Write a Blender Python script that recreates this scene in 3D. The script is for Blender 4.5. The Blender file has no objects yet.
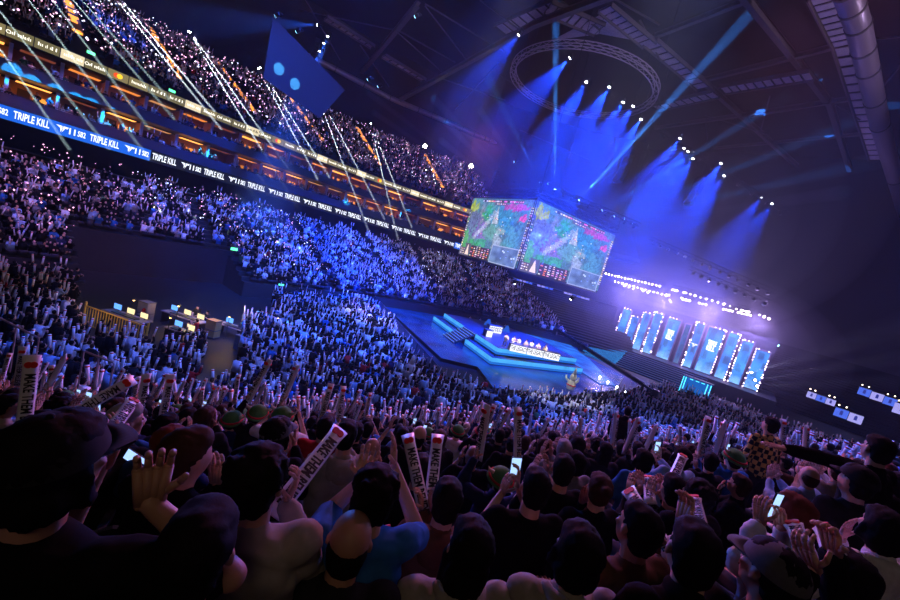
import bpy, bmesh, math, random
import numpy as np
from math import pi, sin, cos, tan, radians, atan2, sqrt, hypot
from mathutils import Vector, Matrix, Quaternion, noise as mnoise
random.seed(7)
RS = np.random.RandomState(11)
SC = bpy.context.scene
COL = SC.collection

# ------------------------------------------------------------------ camera
F = 400.0                      # focal length in pixels of a 900x600 frame
EYE = Vector((0, 0, 10.0))
rho, pit = radians(15.5), radians(6.7)
UPC = Vector((sin(rho)*cos(pit), cos(rho)*cos(pit), sin(pit)))
yc = Vector((762-450, 300-336, -F)).normalized()
yc = (yc - UPC*yc.dot(UPC)).normalized()
xc = yc.cross(UPC).normalized()
R3 = Matrix((xc, yc, UPC))     # camera vector -> world vector
cam_d = bpy.data.cameras.new('camera'); cam = bpy.data.objects.new('camera', cam_d); COL.objects.link(cam)
cam_d.sensor_width = 36; cam_d.lens = 16; cam_d.clip_start = 0.05; cam_d.clip_end = 600
cam.matrix_world = Matrix.Translation(EYE) @ R3.to_4x4()
SC.camera = cam

def ray(px, py):
    return (R3 @ Vector((px-450, 300-py, -F))).normalized()
def PZ(px, py, z):
    d = ray(px, py); return EYE + d*((z-EYE.z)/d.z)
def PX(px, py, x):
    d = ray(px, py); return EYE + d*((x-EYE.x)/d.x)
def PY(px, py, y):
    d = ray(px, py); return EYE + d*((y-EYE.y)/d.y)
def PD(px, py, dist):          # at a depth along the optical axis
    d = ray(px, py); f = R3 @ Vector((0, 0, -1)); return EYE + d*(dist/d.dot(f))
def proj(p):
    v = R3.transposed() @ (Vector(p)-EYE)
    if v.z > -1e-6: return (-9999, -9999)
    return (450 + F*v.x/-v.z, 300 - F*v.y/-v.z)
def depth(p):
    return -(R3.transposed() @ (Vector(p)-EYE)).z

# ------------------------------------------------------------------ materials
MATS = {}
def new_mat(name):
    m = bpy.data.materials.new(name); m.use_nodes = True
    nt = m.node_tree; nt.nodes.clear()
    o = nt.nodes.new('ShaderNodeOutputMaterial')
    return m, nt, o
def mat(name, col, rough=.6, metal=0., noise=0., nscale=8., emit=None, estr=1., spec=.5, bump=0.):
    if name in MATS: return MATS[name]
    m, nt, o = new_mat(name)
    b = nt.nodes.new('ShaderNodeBsdfPrincipled')
    b.inputs['Base Color'].default_value = (*col, 1); b.inputs['Roughness'].default_value = rough
    b.inputs['Metallic'].default_value = metal; b.inputs['Specular IOR Level'].default_value = spec
    if noise or bump:
        tc = nt.nodes.new('ShaderNodeTexCoord'); n = nt.nodes.new('ShaderNodeTexNoise')
        n.inputs['Scale'].default_value = nscale; n.inputs['Detail'].default_value = 4
        nt.links.new(tc.outputs['Object'], n.inputs['Vector'])
        if noise:
            r = nt.nodes.new('ShaderNodeMapRange')
            r.inputs['To Min'].default_value = 1-noise; r.inputs['To Max'].default_value = 1+noise
            nt.links.new(n.outputs['Fac'], r.inputs['Value'])
            mx = nt.nodes.new('ShaderNodeVectorMath'); mx.operation = 'SCALE'
            mx.inputs[0].default_value = col
            nt.links.new(r.outputs['Result'], mx.inputs['Scale'])
            nt.links.new(mx.outputs['Vector'], b.inputs['Base Color'])
        if bump:
            bp = nt.nodes.new('ShaderNodeBump'); bp.inputs['Strength'].default_value = bump
            nt.links.new(n.outputs['Fac'], bp.inputs['Height']); nt.links.new(bp.outputs['Normal'], b.inputs['Normal'])
    if emit:
        b.inputs['Emission Color'].default_value = (*emit, 1); b.inputs['Emission Strength'].default_value = estr
    nt.links.new(b.outputs[0], o.inputs['Surface'])
    MATS[name] = m; return m
def emat(name, col, s, sample=False):
    if name in MATS: return MATS[name]
    m, nt, o = new_mat(name)
    e = nt.nodes.new('ShaderNodeEmission'); e.inputs[0].default_value = (*col, 1); e.inputs[1].default_value = s
    nt.links.new(e.outputs[0], o.inputs['Surface'])
    if not sample: m.cycles.emission_sampling = 'NONE'
    MATS[name] = m; return m
def haze_mat(name, col, dens, aniso=0.2):
    if name in MATS: return MATS[name]
    m, nt, o = new_mat(name)
    v = nt.nodes.new('ShaderNodeVolumeScatter'); v.inputs['Color'].default_value = (*col, 1)
    v.inputs['Density'].default_value = dens; v.inputs['Anisotropy'].default_value = aniso
    nt.links.new(v.outputs[0], o.inputs['Volume'])
    m.cycles.homogeneous_volume = True
    MATS[name] = m; return m

# ------------------------------------------------------------------ mesh building
class MB:
    """collects shapes into one mesh"""
    def __init__(s): s.v = []; s.f = []; s.mi = []; s.cur = 0; s.sm = []; s.smooth = False
    def add(s, vs, fs):
        b = len(s.v); s.v.extend([tuple(v) for v in vs])
        for f in fs: s.f.append(tuple(b+i for i in f)); s.mi.append(s.cur); s.sm.append(s.smooth)
    def box(s, c, size, rot=None, taper=1.0):
        x, y, z = [k/2 for k in size]; c = Vector(c)
        vs = [Vector((sx*x*(taper if sz > 0 else 1), sy*y*(taper if sz > 0 else 1), sz*z)) for sz in (-1, 1) for sy in (-1, 1) for sx in (-1, 1)]
        if rot is not None:
            if not isinstance(rot, Matrix): rot = Matrix.Rotation(rot, 3, 'Z')
            vs = [rot @ v for v in vs]
        s.add([v+c for v in vs], [(0,2,3,1),(4,5,7,6),(0,1,5,4),(2,6,7,3),(0,4,6,2),(1,3,7,5)])
    def bar(s, a, b, w, h=None, up=(0, 0, 1)):
        a, b = Vector(a), Vector(b); h = h or w; d = b-a
        if d.length < 1e-6: return
        z = d.normalized(); u = Vector(up)
        if abs(z.dot(u)) > .98: u = Vector((1, 0, 0))
        x = u.cross(z).normalized(); y = z.cross(x)
        vs = []
        for p in (a, b):
            for sy in (-1, 1):
                for sx in (-1, 1): vs.append(p + x*sx*w/2 + y*sy*h/2)
        s.add(vs, [(0,2,3,1),(4,5,7,6),(0,1,5,4),(2,6,7,3),(0,4,6,2),(1,3,7,5)])
    def tube(s, pts, r, n=8, cap=True):
        pts = [Vector(p) for p in pts]; rs = r if isinstance(r, (list, tuple)) else [r]*len(pts)
        vs = []; prev = None
        for i, p in enumerate(pts):
            t = (pts[min(i+1, len(pts)-1)]-pts[max(i-1, 0)]).normalized()
            u = prev if prev is not None else (Vector((0, 0, 1)) if abs(t.z) < .9 else Vector((1, 0, 0)))
            x = (u - t*u.dot(t)).normalized(); prev = x; y = t.cross(x)
            for k in range(n):
                a = 2*pi*k/n; vs.append(p + (x*cos(a)+y*sin(a))*rs[i])
        fs = [(i*n+k, i*n+(k+1) % n, (i+1)*n+(k+1) % n, (i+1)*n+k) for i in range(len(pts)-1) for k in range(n)]
        if cap: fs += [tuple(range(n-1, -1, -1)), tuple((len(pts)-1)*n+k for k in range(n))]
        s.add(vs, fs)
    def ball(s, c, r, n=10, m=6, rot=None):
        r = r if isinstance(r, (list, tuple)) else (r, r, r); c = Vector(c)
        vs = [Vector((0, 0, -r[2]))]
        for j in range(1, m):
            t = -pi/2+pi*j/m
            for k in range(n): vs.append(Vector((r[0]*cos(t)*cos(2*pi*k/n), r[1]*cos(t)*sin(2*pi*k/n), r[2]*sin(t))))
        vs.append(Vector((0, 0, r[2])))
        fs = [(0, 1+(k+1) % n, 1+k) for k in range(n)]
        for j in range(m-2):
            for k in range(n): fs.append((1+j*n+k, 1+j*n+(k+1) % n, 1+(j+1)*n+(k+1) % n, 1+(j+1)*n+k))
        L = len(vs)-1
        fs += [(1+(m-2)*n+k, 1+(m-2)*n+(k+1) % n, L) for k in range(n)]
        if rot is not None: vs = [rot @ v for v in vs]
        s.add([v+c for v in vs], fs)
    def quad(s, *p): s.add(p, [tuple(range(len(p)))])
    def prism(s, poly, z0, z1):
        n = len(poly); vs = [(p[0], p[1], z0) for p in poly]+[(p[0], p[1], z1) for p in poly]
        fs = [tuple(range(n-1, -1, -1)), tuple(range(n, 2*n))]+[(i, (i+1) % n, n+(i+1) % n, n+i) for i in range(n)]
        s.add(vs, fs)
    def mesh(s, name, mats):
        me = bpy.data.meshes.new(name); me.from_pydata(s.v, [], s.f)
        for m in (mats if isinstance(mats, (list, tuple)) else [mats]): me.materials.append(m)
        me.polygons.foreach_set('material_index', s.mi); me.polygons.foreach_set('use_smooth', s.sm); me.update(); return me
    def build(s, name, mats, parent=None, loc=None, **kw):
        me = s.mesh(name, mats); return link(name, me, parent, loc, **kw)
def link(name, data, parent=None, loc=None, **kw):
    o = bpy.data.objects.new(name, data); COL.objects.link(o)
    if parent is not None: o.parent = parent
    if loc is not None: o.location = loc
    for k, v in kw.items(): o[k] = v
    return o
def tag(o, label=None, cat=None, group=None, kind=None):
    if label: o['label'] = label
    if cat: o['category'] = cat
    if group: o['group'] = group
    if kind: o['kind'] = kind
    return o
def empty(name, loc=(0, 0, 0), rz=0, label=None, cat=None, group=None):
    o = bpy.data.objects.new(name, None); COL.objects.link(o); o.location = loc; o.rotation_euler = (0, 0, rz)
    o.empty_display_size = .1
    return tag(o, label, cat, group)
KIDS = {}
def copy_tree(o, parent=None):
    c = o.copy(); COL.objects.link(c); c.parent = parent
    if o.name not in KIDS: KIDS[o.name] = list(o.children)
    for ch in KIDS[o.name]: copy_tree(ch, c)
    return c
def frame_z(d, up=(0, 0, 1)):
    """rotation whose -Z points along d"""
    return Vector(d).to_track_quat('-Z', 'Y')
# ------------------------------------------------------------------ people
SKIN = [mat('skin_light', (.62,.36,.26), .5), mat('skin_tan', (.45,.24,.15), .5), mat('skin_brown', (.22,.11,.065), .5)]
HAIRM = {'black': mat('hair_black', (.007,.006,.007), .75, bump=.8, nscale=90, spec=.1), 'brown': mat('hair_brown', (.05,.022,.012), .7, bump=.8, nscale=90, spec=.1),
         'auburn': mat('hair_auburn', (.13,.03,.015), .7, bump=.8, nscale=90, spec=.1), 'grey': mat('hair_grey', (.32,.31,.33), .7, bump=.8, nscale=90, spec=.1), 'blond': mat('hair_blond', (.4,.27,.12), .5)}
EYEM = mat('eye_dark', (.01,.008,.008), .2); LIPM = mat('lip', (.35,.1,.09), .5)
TOPS = {'black': (.007,.007,.008), 'charcoal': (.02,.02,.024), 'navy': (.015,.025,.08), 'beige': (.33,.3,.26), 'white': (.75,.75,.78),
        'blue': (.03,.14,.4), 'brown': (.12,.06,.035), 'grey': (.2,.2,.22), 'red': (.4,.02,.02), 'green': (.04,.12,.06), 'light blue': (.3,.45,.65)}
TOPM = {k: mat('cloth_'+k.replace(' ', '_'), c, .9, noise=.25, nscale=25, bump=.5, spec=.06) for k, c in TOPS.items()}
TRM = mat('trouser_cloth', (.02,.022,.035), .9, noise=.2, nscale=20)
SHM = mat('shoe_rubber', (.03,.03,.03), .7)
PHONEM = mat('phone_body', (.01,.01,.012), .3); PHONES = emat('phone_screen', (.35,.55,1), 1.5)
HATM = {'green': mat('hat_green', (.06,.22,.05), .9, noise=.3, nscale=30), 'redband': mat('hat_red', (.5,.02,.02), .9), 'cream': mat('hat_cream', (.6,.55,.4), .9),
        'grey': mat('hat_grey', (.09,.09,.1), .9, noise=.2, nscale=60), 'red': mat('cap_red', (.55,.015,.02), .9), 'black': mat('cap_black', (.006,.006,.007), .95), 'blue': mat('cap_blue', (.02,.1,.35), .9)}

def cap(m, a, b, ra, rb, n=10):
    a, b = Vector(a), Vector(b)
    m.tube([a, b], [ra, rb], n); m.ball(a, ra, n, 6); m.ball(b, rb, n, 6)

def remesh(mb, name, voxel, smooth=3, mats=None, extra=None):
    me = mb.mesh(name+'_raw', [])
    o = bpy.data.objects.new('tmp', me); COL.objects.link(o)
    r = o.modifiers.new('r', 'REMESH'); r.mode = 'VOXEL'; r.voxel_size = voxel; r.use_smooth_shade = True
    if smooth:
        s = o.modifiers.new('s', 'SMOOTH'); s.iterations = smooth; s.factor = .5
    dg = bpy.context.evaluated_depsgraph_get()
    out = bpy.data.meshes.new_from_object(o.evaluated_get(dg))
    out.name = name
    bpy.data.objects.remove(o); bpy.data.meshes.remove(me)
    out.materials.clear()
    for m in mats: out.materials.append(m)
    if extra is not None:                       # small features welded on after the skin is grown
        bm = bmesh.new(); bm.from_mesh(out)
        em = extra.mesh('x', []); bm.from_mesh(em); bpy.data.meshes.remove(em)
        bm.to_mesh(out); bm.free()
    for p in out.polygons: p.use_smooth = True
    return out

def folds(me, amp, seed=0.):
    """cloth folds: uneven ridges pushed into the surface"""
    co = [v_.co.copy() for v_ in me.vertices]; no = [v_.normal.copy() for v_ in me.vertices]
    for v_, c, n_ in zip(me.vertices, co, no):
        a = mnoise.noise(Vector((c.x*6+seed, c.y*6, c.z*11))); b_ = 1-abs(mnoise.noise(Vector((c.x*13, c.y*13+seed, c.z*20))))*2
        v_.co = c+n_*amp*max(-.12, a+.7*b_*max(0, a+.3))
    me.update(); return me
def hand(m, w, d, palm_n, side, curl=.25, hi=True):
    """palm at wrist w pointing along d; palm_n is the way the palm faces; side +1 right hand"""
    w, d, n = Vector(w), Vector(d).normalized(), Vector(palm_n)
    n = (n-d*n.dot(d)).normalized(); x = d.cross(n)*side          # towards the thumb
    for k in (-1, -.33, .33, 1):
        cap(m, w+x*k*.018, w+d*.085+x*k*.03, .0155, .0125, 8)
    for i, (k, L) in enumerate(((.032, .068), (.0115, .078), (-.0105, .072), (-.031, .056))):
        p = w+d*.088+x*k; dd = (d+x*k*3.0).normalized(); r = .0092
        segs = (.45, .32, .25) if hi else (.6, .4)
        for j, sg in enumerate(segs):
            dd = (dd*cos(curl*(j*.7+.35)) + n*sin(curl*(j*.7+.35))).normalized()
            q = p+dd*L*sg; cap(m, p, q, r, r*.93, 7); p = q; r *= .93
    p = w+d*.025+x*.027; q = p+(x*.75+d*.6+n*.3).normalized()*.042; cap(m, p, q, .0125, .0105, 7)
    cap(m, q, q+(d*.85+x*.3+n*(.3+curl)).normalized()*.036, .0105, .0085, 7)

# pose: shoulders are fixed; give elbow and wrist for each side (right, left) in the person's frame, +Y is the way they face
def J(stand): return dict(hip=.93 if stand else .52, sh=1.42 if stand else 1.06, neck=1.5 if stand else 1.12, head=1.62 if stand else 1.255)
POSES = {
 'lap':    dict(R=((.27,.05,-.28),(.12,.28,-.42),(-.3,.9,-.1),(0,0,-1)), L=((-.27,.05,-.28),(-.12,.28,-.42),(.3,.9,-.1),(0,0,-1)), yaw=0),
 'clap':   dict(R=((.26,.12,-.26),(.07,.33,-.02),(-.15,.35,1),(-1,0,0)), L=((-.26,.12,-.26),(-.05,.33,-.04),(.2,.35,1),(1,0,0)), yaw=-18),
 'clapup': dict(R=((.3,.16,-.1),(.12,.3,.16),(-.2,.1,1),(-1,0,0)), L=((-.3,.16,-.1),(-.1,.3,.16),(.2,.1,1),(1,0,0)), yaw=-10),
 'sticks': dict(R=((.27,.12,-.24),(.15,.36,-.02),(-.1,.3,.9),(-1,0,0)), L=((-.27,.12,-.24),(-.15,.36,-.02),(.1,.3,.9),(1,0,0)), yaw=-12),
 'sticksup': dict(R=((.33,.15,-.02),(.24,.26,.24),(0,.1,1),(-1,0,0)), L=((-.33,.15,-.02),(-.22,.26,.24),(0,.1,1),(1,0,0)), yaw=8),
 'stickone': dict(R=((.31,.14,-.12),(.27,.3,.12),(.1,.2,1),(-1,0,0)), L=((-.26,.08,-.27),(-.12,.3,-.36),(.3,.9,-.1),(0,0,-1)), yaw=-25),
 'phone':  dict(R=((.24,.12,-.25),(.05,.36,.0),(-.1,.25,1),(-1,.3,0)), L=((-.25,.12,-.26),(-.05,.34,-.06),(.2,.2,1),(1,.3,0)), yaw=-5),
 'chin':   dict(R=((.2,.22,-.24),(.05,.18,.0),(-.15,-.1,1),(0,-1,0)), L=((-.26,.1,-.27),(-.1,.3,-.36),(.3,.9,-.1),(0,0,-1)), yaw=-22),
 'filmup': dict(R=((.33,.14,.04),(.3,.3,.27),(-.05,.2,1),(0,1,.2)), L=((-.26,.08,-.27),(-.12,.3,-.36),(.3,.9,-.1),(0,0,-1)), yaw=-8),
 'standing': dict(R=((.26,.0,-.3),(.22,.12,-.53),(0,.2,-1),(-1,0,0)), L=((-.26,.0,-.3),(-.22,.12,-.53),(0,.2,-1),(1,0,0)), yaw=0, stand=True),
 'reach':  dict(R=((.28,.15,-.2),(.2,.4,-.1),(0,1,.1),(0,0,-1)), L=((-.42,.12,.02),(-.68,.2,.0),(-1,.2,0),(0,0,-1)), yaw=-15, stand=True),
}
def head_shape(m, c, Rm, hi):
    def p(x, y, z): return c + Rm @ Vector((x, y, z))
    n, k = (18, 12) if hi else (12, 8)
    m.ball(p(0, -.012, .03), (.076, .094, .086), n, k, Rm); m.ball(p(0, .022, -.03), (.06, .066, .086), n, k, Rm)
    m.ball(p(0, .052, -.083), (.032, .03, .026), 10, 6, Rm)
    m.ball(p(0, .086, -.018), (.012, .016, .024), 8, 6, Rm); m.ball(p(0, .094, -.03), (.0165, .014, .011), 8, 6, Rm)
    m.ball(p(0, .072, .022), (.048, .014, .01), 10, 6, Rm)
    m.ball(p(0, .08, -.058), (.024, .01, .009), 8, 6, Rm)
    for s in (-1, 1):
        m.ball(p(s*.077, -.005, -.008), (.011, .02, .032), 8, 6, Rm @ Matrix.Rotation(s*.35, 3, 'Z')); m.ball(p(s*.04, .062, -.02), (.022, .018, .018), 8, 6, Rm)

def person_meshes(name, pose, voxel=.02, hi=False, skin=0, lean=.0, pitch=.12, over=None):
    P = POSES[pose]; st = P.get('stand', False); j = J(st)
    sh = j['sh']; lean_y = .05+lean
    S = {s: Vector((s*.175, lean_y, sh)) for s in (1, -1)}
    Rm = Matrix.Rotation(radians(P['yaw']), 3, 'Z') @ Matrix.Rotation(pitch, 3, 'X')
    hc = Vector((0, lean_y+.03, j['head']))
    joints = {}
    for s, k in ((1, 'R'), (-1, 'L')):
        e, w, d, n = P[k]; ev = Vector((s*abs(e[0]) if True else e[0], e[1]+lean_y, e[2]+sh)); wv = Vector((w[0], w[1]+lean_y, w[2]+sh))
        d, n = Vector(d), Vector(n)
        if over and s in over:                    # two-bone arm reaching a given wrist
            wv, d, n2 = over[s]; n = n2 or Vector((-s, 0, 0)); r_ = wv-S[s]; L1 = L2 = .29
            if r_.length > .56: wv = S[s]+r_.normalized()*.56; r_ = wv-S[s]
            hgt = sqrt(max(0, L1*L1-(r_.length/2)**2)); bd = Vector((s*.5, 0, -1)); bd = (bd-r_*bd.dot(r_)/r_.length_squared).normalized(); ev = S[s]+r_/2+bd*hgt
        joints[s] = (S[s], ev, wv, d, n)
    hip = j['hip']
    # skin
    b = MB(); HX = []
    head_shape(b, hc, Rm, hi)
    cap(b, (0, lean_y-.012, sh+.0), hc+Vector((0, -.022, -.06)), .062, .056, 12)
    cap(b, (-.1, lean_y, sh-.065), (.1, lean_y, sh-.065), .062, .062, 10)
    cap(b, (0, lean_y, sh-.1), (0, 0, hip+.02), .1, .1, 12)
    for s in (1, -1):
        a, e, w, d, n = joints[s]
        cap(b, a+Vector((-s*.015, 0, -.015)), e, .047, .04, 10); cap(b, e, w, .041, .026, 10)
        HX.append((w, d, n, s, .75 if 'stick' in pose and not (over and s in over and over[s][2]) or pose in ('phone', 'filmup') else .18, True))
        if st: cap(b, (s*.09, 0, hip), (s*.1, .01, .5), .08, .055, 10); cap(b, (s*.1, .01, .5), (s*.11, -.02, .08), .052, .038, 10); cap(b, (s*.11, -.02, .05), (s*.12, .14, .04), .04, .035, 8)
        else: cap(b, (s*.1, 0, hip), (s*.14, .44, .5), .085, .06, 10); cap(b, (s*.14, .44, .5), (s*.13, .42, .09), .055, .04, 10); cap(b, (s*.13, .42, .05), (s*.14, .58, .045), .04, .035, 8)
    x = MB(); x.smooth = True
    for h_ in HX: hand(x, *h_)
    for s in (-1, 1):
        x.cur = 1; x.ball(hc+Rm @ Vector((s*.03, .0765, .0)), (.013, .007, .007), 8, 6, Rm)
    x.cur = 2; x.ball(hc+Rm @ Vector((0, .088, -.058)), (.021, .006, .006), 8, 4, Rm)
    body = remesh(b, name+'_body', voxel, 2, [SKIN[skin], EYEM, LIPM], x)
    # top garment
    t = MB()
    cap(t, (-.1, lean_y-.005, sh-.045), (.1, lean_y-.005, sh-.045), .083, .083, 12)
    t.ball((0, lean_y*.6, sh-.2), (.2, .125, .2), 16, 10); t.ball((0, .0, hip+.12), (.175, .135, .2), 16, 10)
    cap(t, (0, lean_y-.015, sh), (0, lean_y-.01, sh+.035), .078, .07, 12)
    for s in (-1, 1): cap(t, (s*.07, lean_y, sh-.12), (s*.06, 0, hip+.05), .125, .13, 12)
    for s in (1, -1):
        a, e, w, d, n = joints[s]
        t.ball(a+Vector((-s*.01, 0, -.012)), (.075, .075, .07), 12, 8)
        cap(t, a, e, .068, .056, 10)
        cap(t, e, e.lerp(w, .88), .058, .043, 10)
    top = folds(remesh(t, name+'_top', max(voxel, .011), 3, [TOPM['black']]), .017, len(name))
    ts = MB()            # short sleeves
    cap(ts, (-.1, lean_y-.005, sh-.04), (.1, lean_y-.005, sh-.04), .086, .086, 12); cap(ts, (0, lean_y-.015, sh-.01), (0, lean_y-.01, sh+.012), .078, .072, 12)
    ts.ball((0, lean_y*.6, sh-.2), (.195, .12, .2), 16, 10); ts.ball((0, .0, hip+.12), (.17, .13, .2), 16, 10)
    for s in (-1, 1): cap(ts, (s*.065, lean_y, sh-.12), (s*.055, 0, hip+.05), .12, .125, 12)
    for s in (1, -1):
        a, e, w, d, n = joints[s]
        ts.ball(a+Vector((-s*.01, 0, -.012)), (.072, .072, .068), 12, 8); cap(ts, a, a.lerp(e, .75), .066, .064, 10)
    tee = folds(remesh(ts, name+'_tee', max(voxel, .011), 3, [TOPM['black']]), .014, 3)
    h = MB()             # hood lying on the back
    h.ball((0, lean_y-.085, sh-.045), (.125, .05, .11), 16, 10); h.ball((0, lean_y-.06, sh+.02), (.115, .065, .045), 16, 10)
    for i in range(13): a = pi*(1.0+i/12); h.ball((.088*cos(a), lean_y-.0+.088*sin(a)*.8, sh+.035), .03, 8, 6)
    hood = remesh(h, name+'_hood', max(voxel, .011), 3, [TOPM['black']])
    q = MB()
    for s in (1, -1):
        if st: cap(q, (s*.085, 0, hip), (s*.1, .01, .5), .1, .075, 10); cap(q, (s*.1, .01, .5), (s*.11, -.02, .1), .074, .062, 10)
        else: cap(q, (s*.09, 0, hip), (s*.14, .44, .5), .1, .078, 10); cap(q, (s*.14, .44, .5), (s*.13, .42, .12), .074, .058, 10)
    q.ball((0, 0, hip), (.175, .13, .12), 14, 8)
    tr = remesh(q, name+'_trousers', max(voxel, .014), 2, [TRM])
    f = MB()
    for s in (1, -1):
        y0 = -.02 if st else .42
        f.ball((s*.13, y0+.07, .055), (.052, .14, .055), 12, 8)
    shoes = f.mesh(name+'_shoes', [SHM])
    return dict(body=body, top=top, tee=tee, hood=hood, trousers=tr, shoes=shoes, joints=joints, hc=hc, Rm=Rm, pose=pose, stand=st)

def hair_meshes(voxel, hi):
    out = {}
    def fin(m, nm, v=None):
        me = remesh(m, 'hair_'+nm, v or voxel, 2, [HAIRM['black']]); amp = {'tousled': .013, 'balding': .003, 'long': .006, 'bob': .007}.get(nm, .0065)
        co = [v_.co.copy() for v_ in me.vertices]; no = [v_.normal.copy() for v_ in me.vertices]
        for v_, c, n_ in zip(me.vertices, co, no):
            sc2 = Vector((c.x*55, c.y*55, c.z*16)) if nm in ('long', 'bob', 'bun') else c*42
            v_.co = c+n_*amp*(mnoise.noise(sc2)+.5*mnoise.noise(c*110))
        me.update(); out[nm] = me
    n, k = (18, 12)
    m = MB(); m.ball((0, -.03, .042), (.086, .097, .09), n, k); m.ball((0, -.06, -.025), (.074, .055, .07), n, k); m.ball((0, .012, .07), (.076, .078, .056), n, k); fin(m, 'short')
    m = MB(); m.ball((0, -.03, .045), (.094, .104, .092), n, k); m.ball((0, -.055, -.02), (.083, .07, .08), n, k)
    for i in range(26):
        a = random.uniform(0, 2*pi); zz = random.uniform(-.02, .13); r = sqrt(max(.0004, 1-((zz-.05)/.11)**2)); m.ball((.084*r*cos(a), -.035+.09*r*sin(a) if sin(a) < .4 else -.03+.06*r*sin(a), zz), .022, 8, 5)
    fin(m, 'tousled')
    m = MB(); m.ball((0, -.03, .042), (.09, .1, .092), n, k)
    m.ball((0, -.06, -.07), (.092, .06, .12), n, k); m.ball((0, -.085, -.18), (.085, .045, .11), n, k); cap(m, (-.075, -.0, -.02), (-.08, -.02, -.16), .022, .018, 8); cap(m, (.075, -.0, -.02), (.08, -.02, -.16), .022, .018, 8); m.ball((0, .012, .072), (.078, .08, .056), n, k); fin(m, 'long')
    m = MB(); m.ball((0, -.03, .04), (.095, .102, .093), n, k); m.ball((0, -.05, -.05), (.095, .075, .08), n, k); cap(m, (-.08, 0, 0), (-.082, .01, -.08), .022, .02, 8); cap(m, (.08, 0, 0), (.082, .01, -.08), .022, .02, 8); m.ball((0, .012, .072), (.08, .08, .056), n, k); fin(m, 'bob')
    m = MB(); m.ball((0, -.03, .042), (.083, .094, .088), n, k); m.ball((0, -.12, .08), .04, 12, 8); m.ball((0, -.05, -.02), (.072, .06, .06), n, k); m.ball((0, .012, .07), (.074, .078, .054), n, k); fin(m, 'bun')
    m = MB(); m.ball((0, -.038, -.012), (.0775, .078, .078), n, k); m.ball((0, -.06, -.05), (.068, .05, .05), n, k); fin(m, 'balding')
    return out
def hat_meshes():
    out = {}
    def sm(m, nm, mats): m_ = m.mesh('hat_'+nm, mats); out[nm] = m_
    def dome(m, r=(.098, .115, .1), z0=.03, n=24, k=9, c=(0, -.015)):
        vs = []; 
        for j in range(k):
            t = pi/2*j/k
            for i in range(n): vs.append((c[0]+r[0]*cos(t)*cos(2*pi*i/n), c[1]+r[1]*cos(t)*sin(2*pi*i/n), z0+r[2]*sin(t)))
        vs.append((c[0], c[1], z0+r[2]))
        fs = [(j*n+i, j*n+(i+1) % n, (j+1)*n+(i+1) % n, (j+1)*n+i) for j in range(k-1) for i in range(n)]+[((k-1)*n+i, (k-1)*n+(i+1) % n, k*n) for i in range(n)]
        m.add(vs, fs)
    m = MB(); m.smooth = True; dome(m); 
    n = 16; vs = []
    for i in range(n+1):
        a = pi*(.14+.72*i/n); vs += [(.098*cos(a), -.015+.115*sin(a), .035), (.088*cos(a), -.01+.115+.085*sin(a)**.7-.03+(.0), .026-.01*sin(a)), (.088*cos(a), -.01+.115+.085*sin(a)**.7-.03, .02-.01*sin(a)), (.098*cos(a), -.015+.115*sin(a), .028)]
    m.add(vs, [(4*i+q, 4*i+4+q, 4*i+4+(q+1) % 4, 4*i+(q+1) % 4) for i in range(n) for q in range(4)])
    m.ball((0, -.015, .13), .009, 8, 5); sm(m, 'cap', [HATM['black']])
    m = MB(); m.smooth = True; dome(m, (.1, .117, .11), .0); m.tube([(.1*cos(2*pi*i/20), -.015+.117*sin(2*pi*i/20), .01) for i in range(21)], .014, 8, cap=False); sm(m, 'beanie', [HATM['black']])
    m = MB(); m.smooth = True; dome(m, (.112, .128, .12), .01)
    m.cur = 1; m.tube([(.115*cos(2*pi*i/24), -.015+.131*sin(2*pi*i/24), .03) for i in range(25)], .012, 8, cap=False)
    m.cur = 0; m.tube([(.125*cos(2*pi*i/24), -.015+.14*sin(2*pi*i/24), .008) for i in range(25)], .014, 8, cap=False)
    m.cur = 2
    for s in (-1, 1): m.tube([(s*.095, 0, .07), (s*.135, .005, .085), (s*.155, .01, .12)], [.022, .016, .004], 8)
    sm(m, 'festive', [HATM['green'], HATM['redband'], HATM['cream']])
    return out
# ------------------------------------------------------------------ text
TXT = {}
def text_mesh(s, mats, ext=.01, bold=0.0, res=2, key=None):
    k = key or (s, ext, bold)
    if k in TXT: return TXT[k]
    cu = bpy.data.curves.new('t', 'FONT'); cu.body = s; cu.size = 1; cu.extrude = ext; cu.offset = bold; cu.resolution_u = res
    cu.align_x = 'CENTER'; cu.align_y = 'CENTER'
    o = bpy.data.objects.new('t', cu); COL.objects.link(o)
    me = bpy.data.meshes.new_from_object(o.evaluated_get(bpy.context.evaluated_depsgraph_get()))
    bpy.data.objects.remove(o)
    me.materials.clear()
    for m in (mats if isinstance(mats, list) else [mats]): me.materials.append(m)
    TXT[k] = me; return me

# ------------------------------------------------------------------ shell
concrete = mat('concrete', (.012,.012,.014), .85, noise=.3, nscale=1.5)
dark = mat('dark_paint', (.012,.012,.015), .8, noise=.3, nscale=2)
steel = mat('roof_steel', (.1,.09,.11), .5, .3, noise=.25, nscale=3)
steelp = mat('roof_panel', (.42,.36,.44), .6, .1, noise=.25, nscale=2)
black = mat('black_metal', (.02,.02,.024), .5, .3)
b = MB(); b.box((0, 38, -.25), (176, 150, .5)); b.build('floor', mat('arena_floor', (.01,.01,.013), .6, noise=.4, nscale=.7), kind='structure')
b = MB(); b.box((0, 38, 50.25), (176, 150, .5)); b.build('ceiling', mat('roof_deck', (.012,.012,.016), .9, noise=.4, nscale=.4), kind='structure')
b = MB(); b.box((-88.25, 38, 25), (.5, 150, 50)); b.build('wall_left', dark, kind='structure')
b = MB(); b.box((88.25, 38, 25), (.5, 150, 50)); b.build('wall_right', dark, kind='structure')
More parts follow.
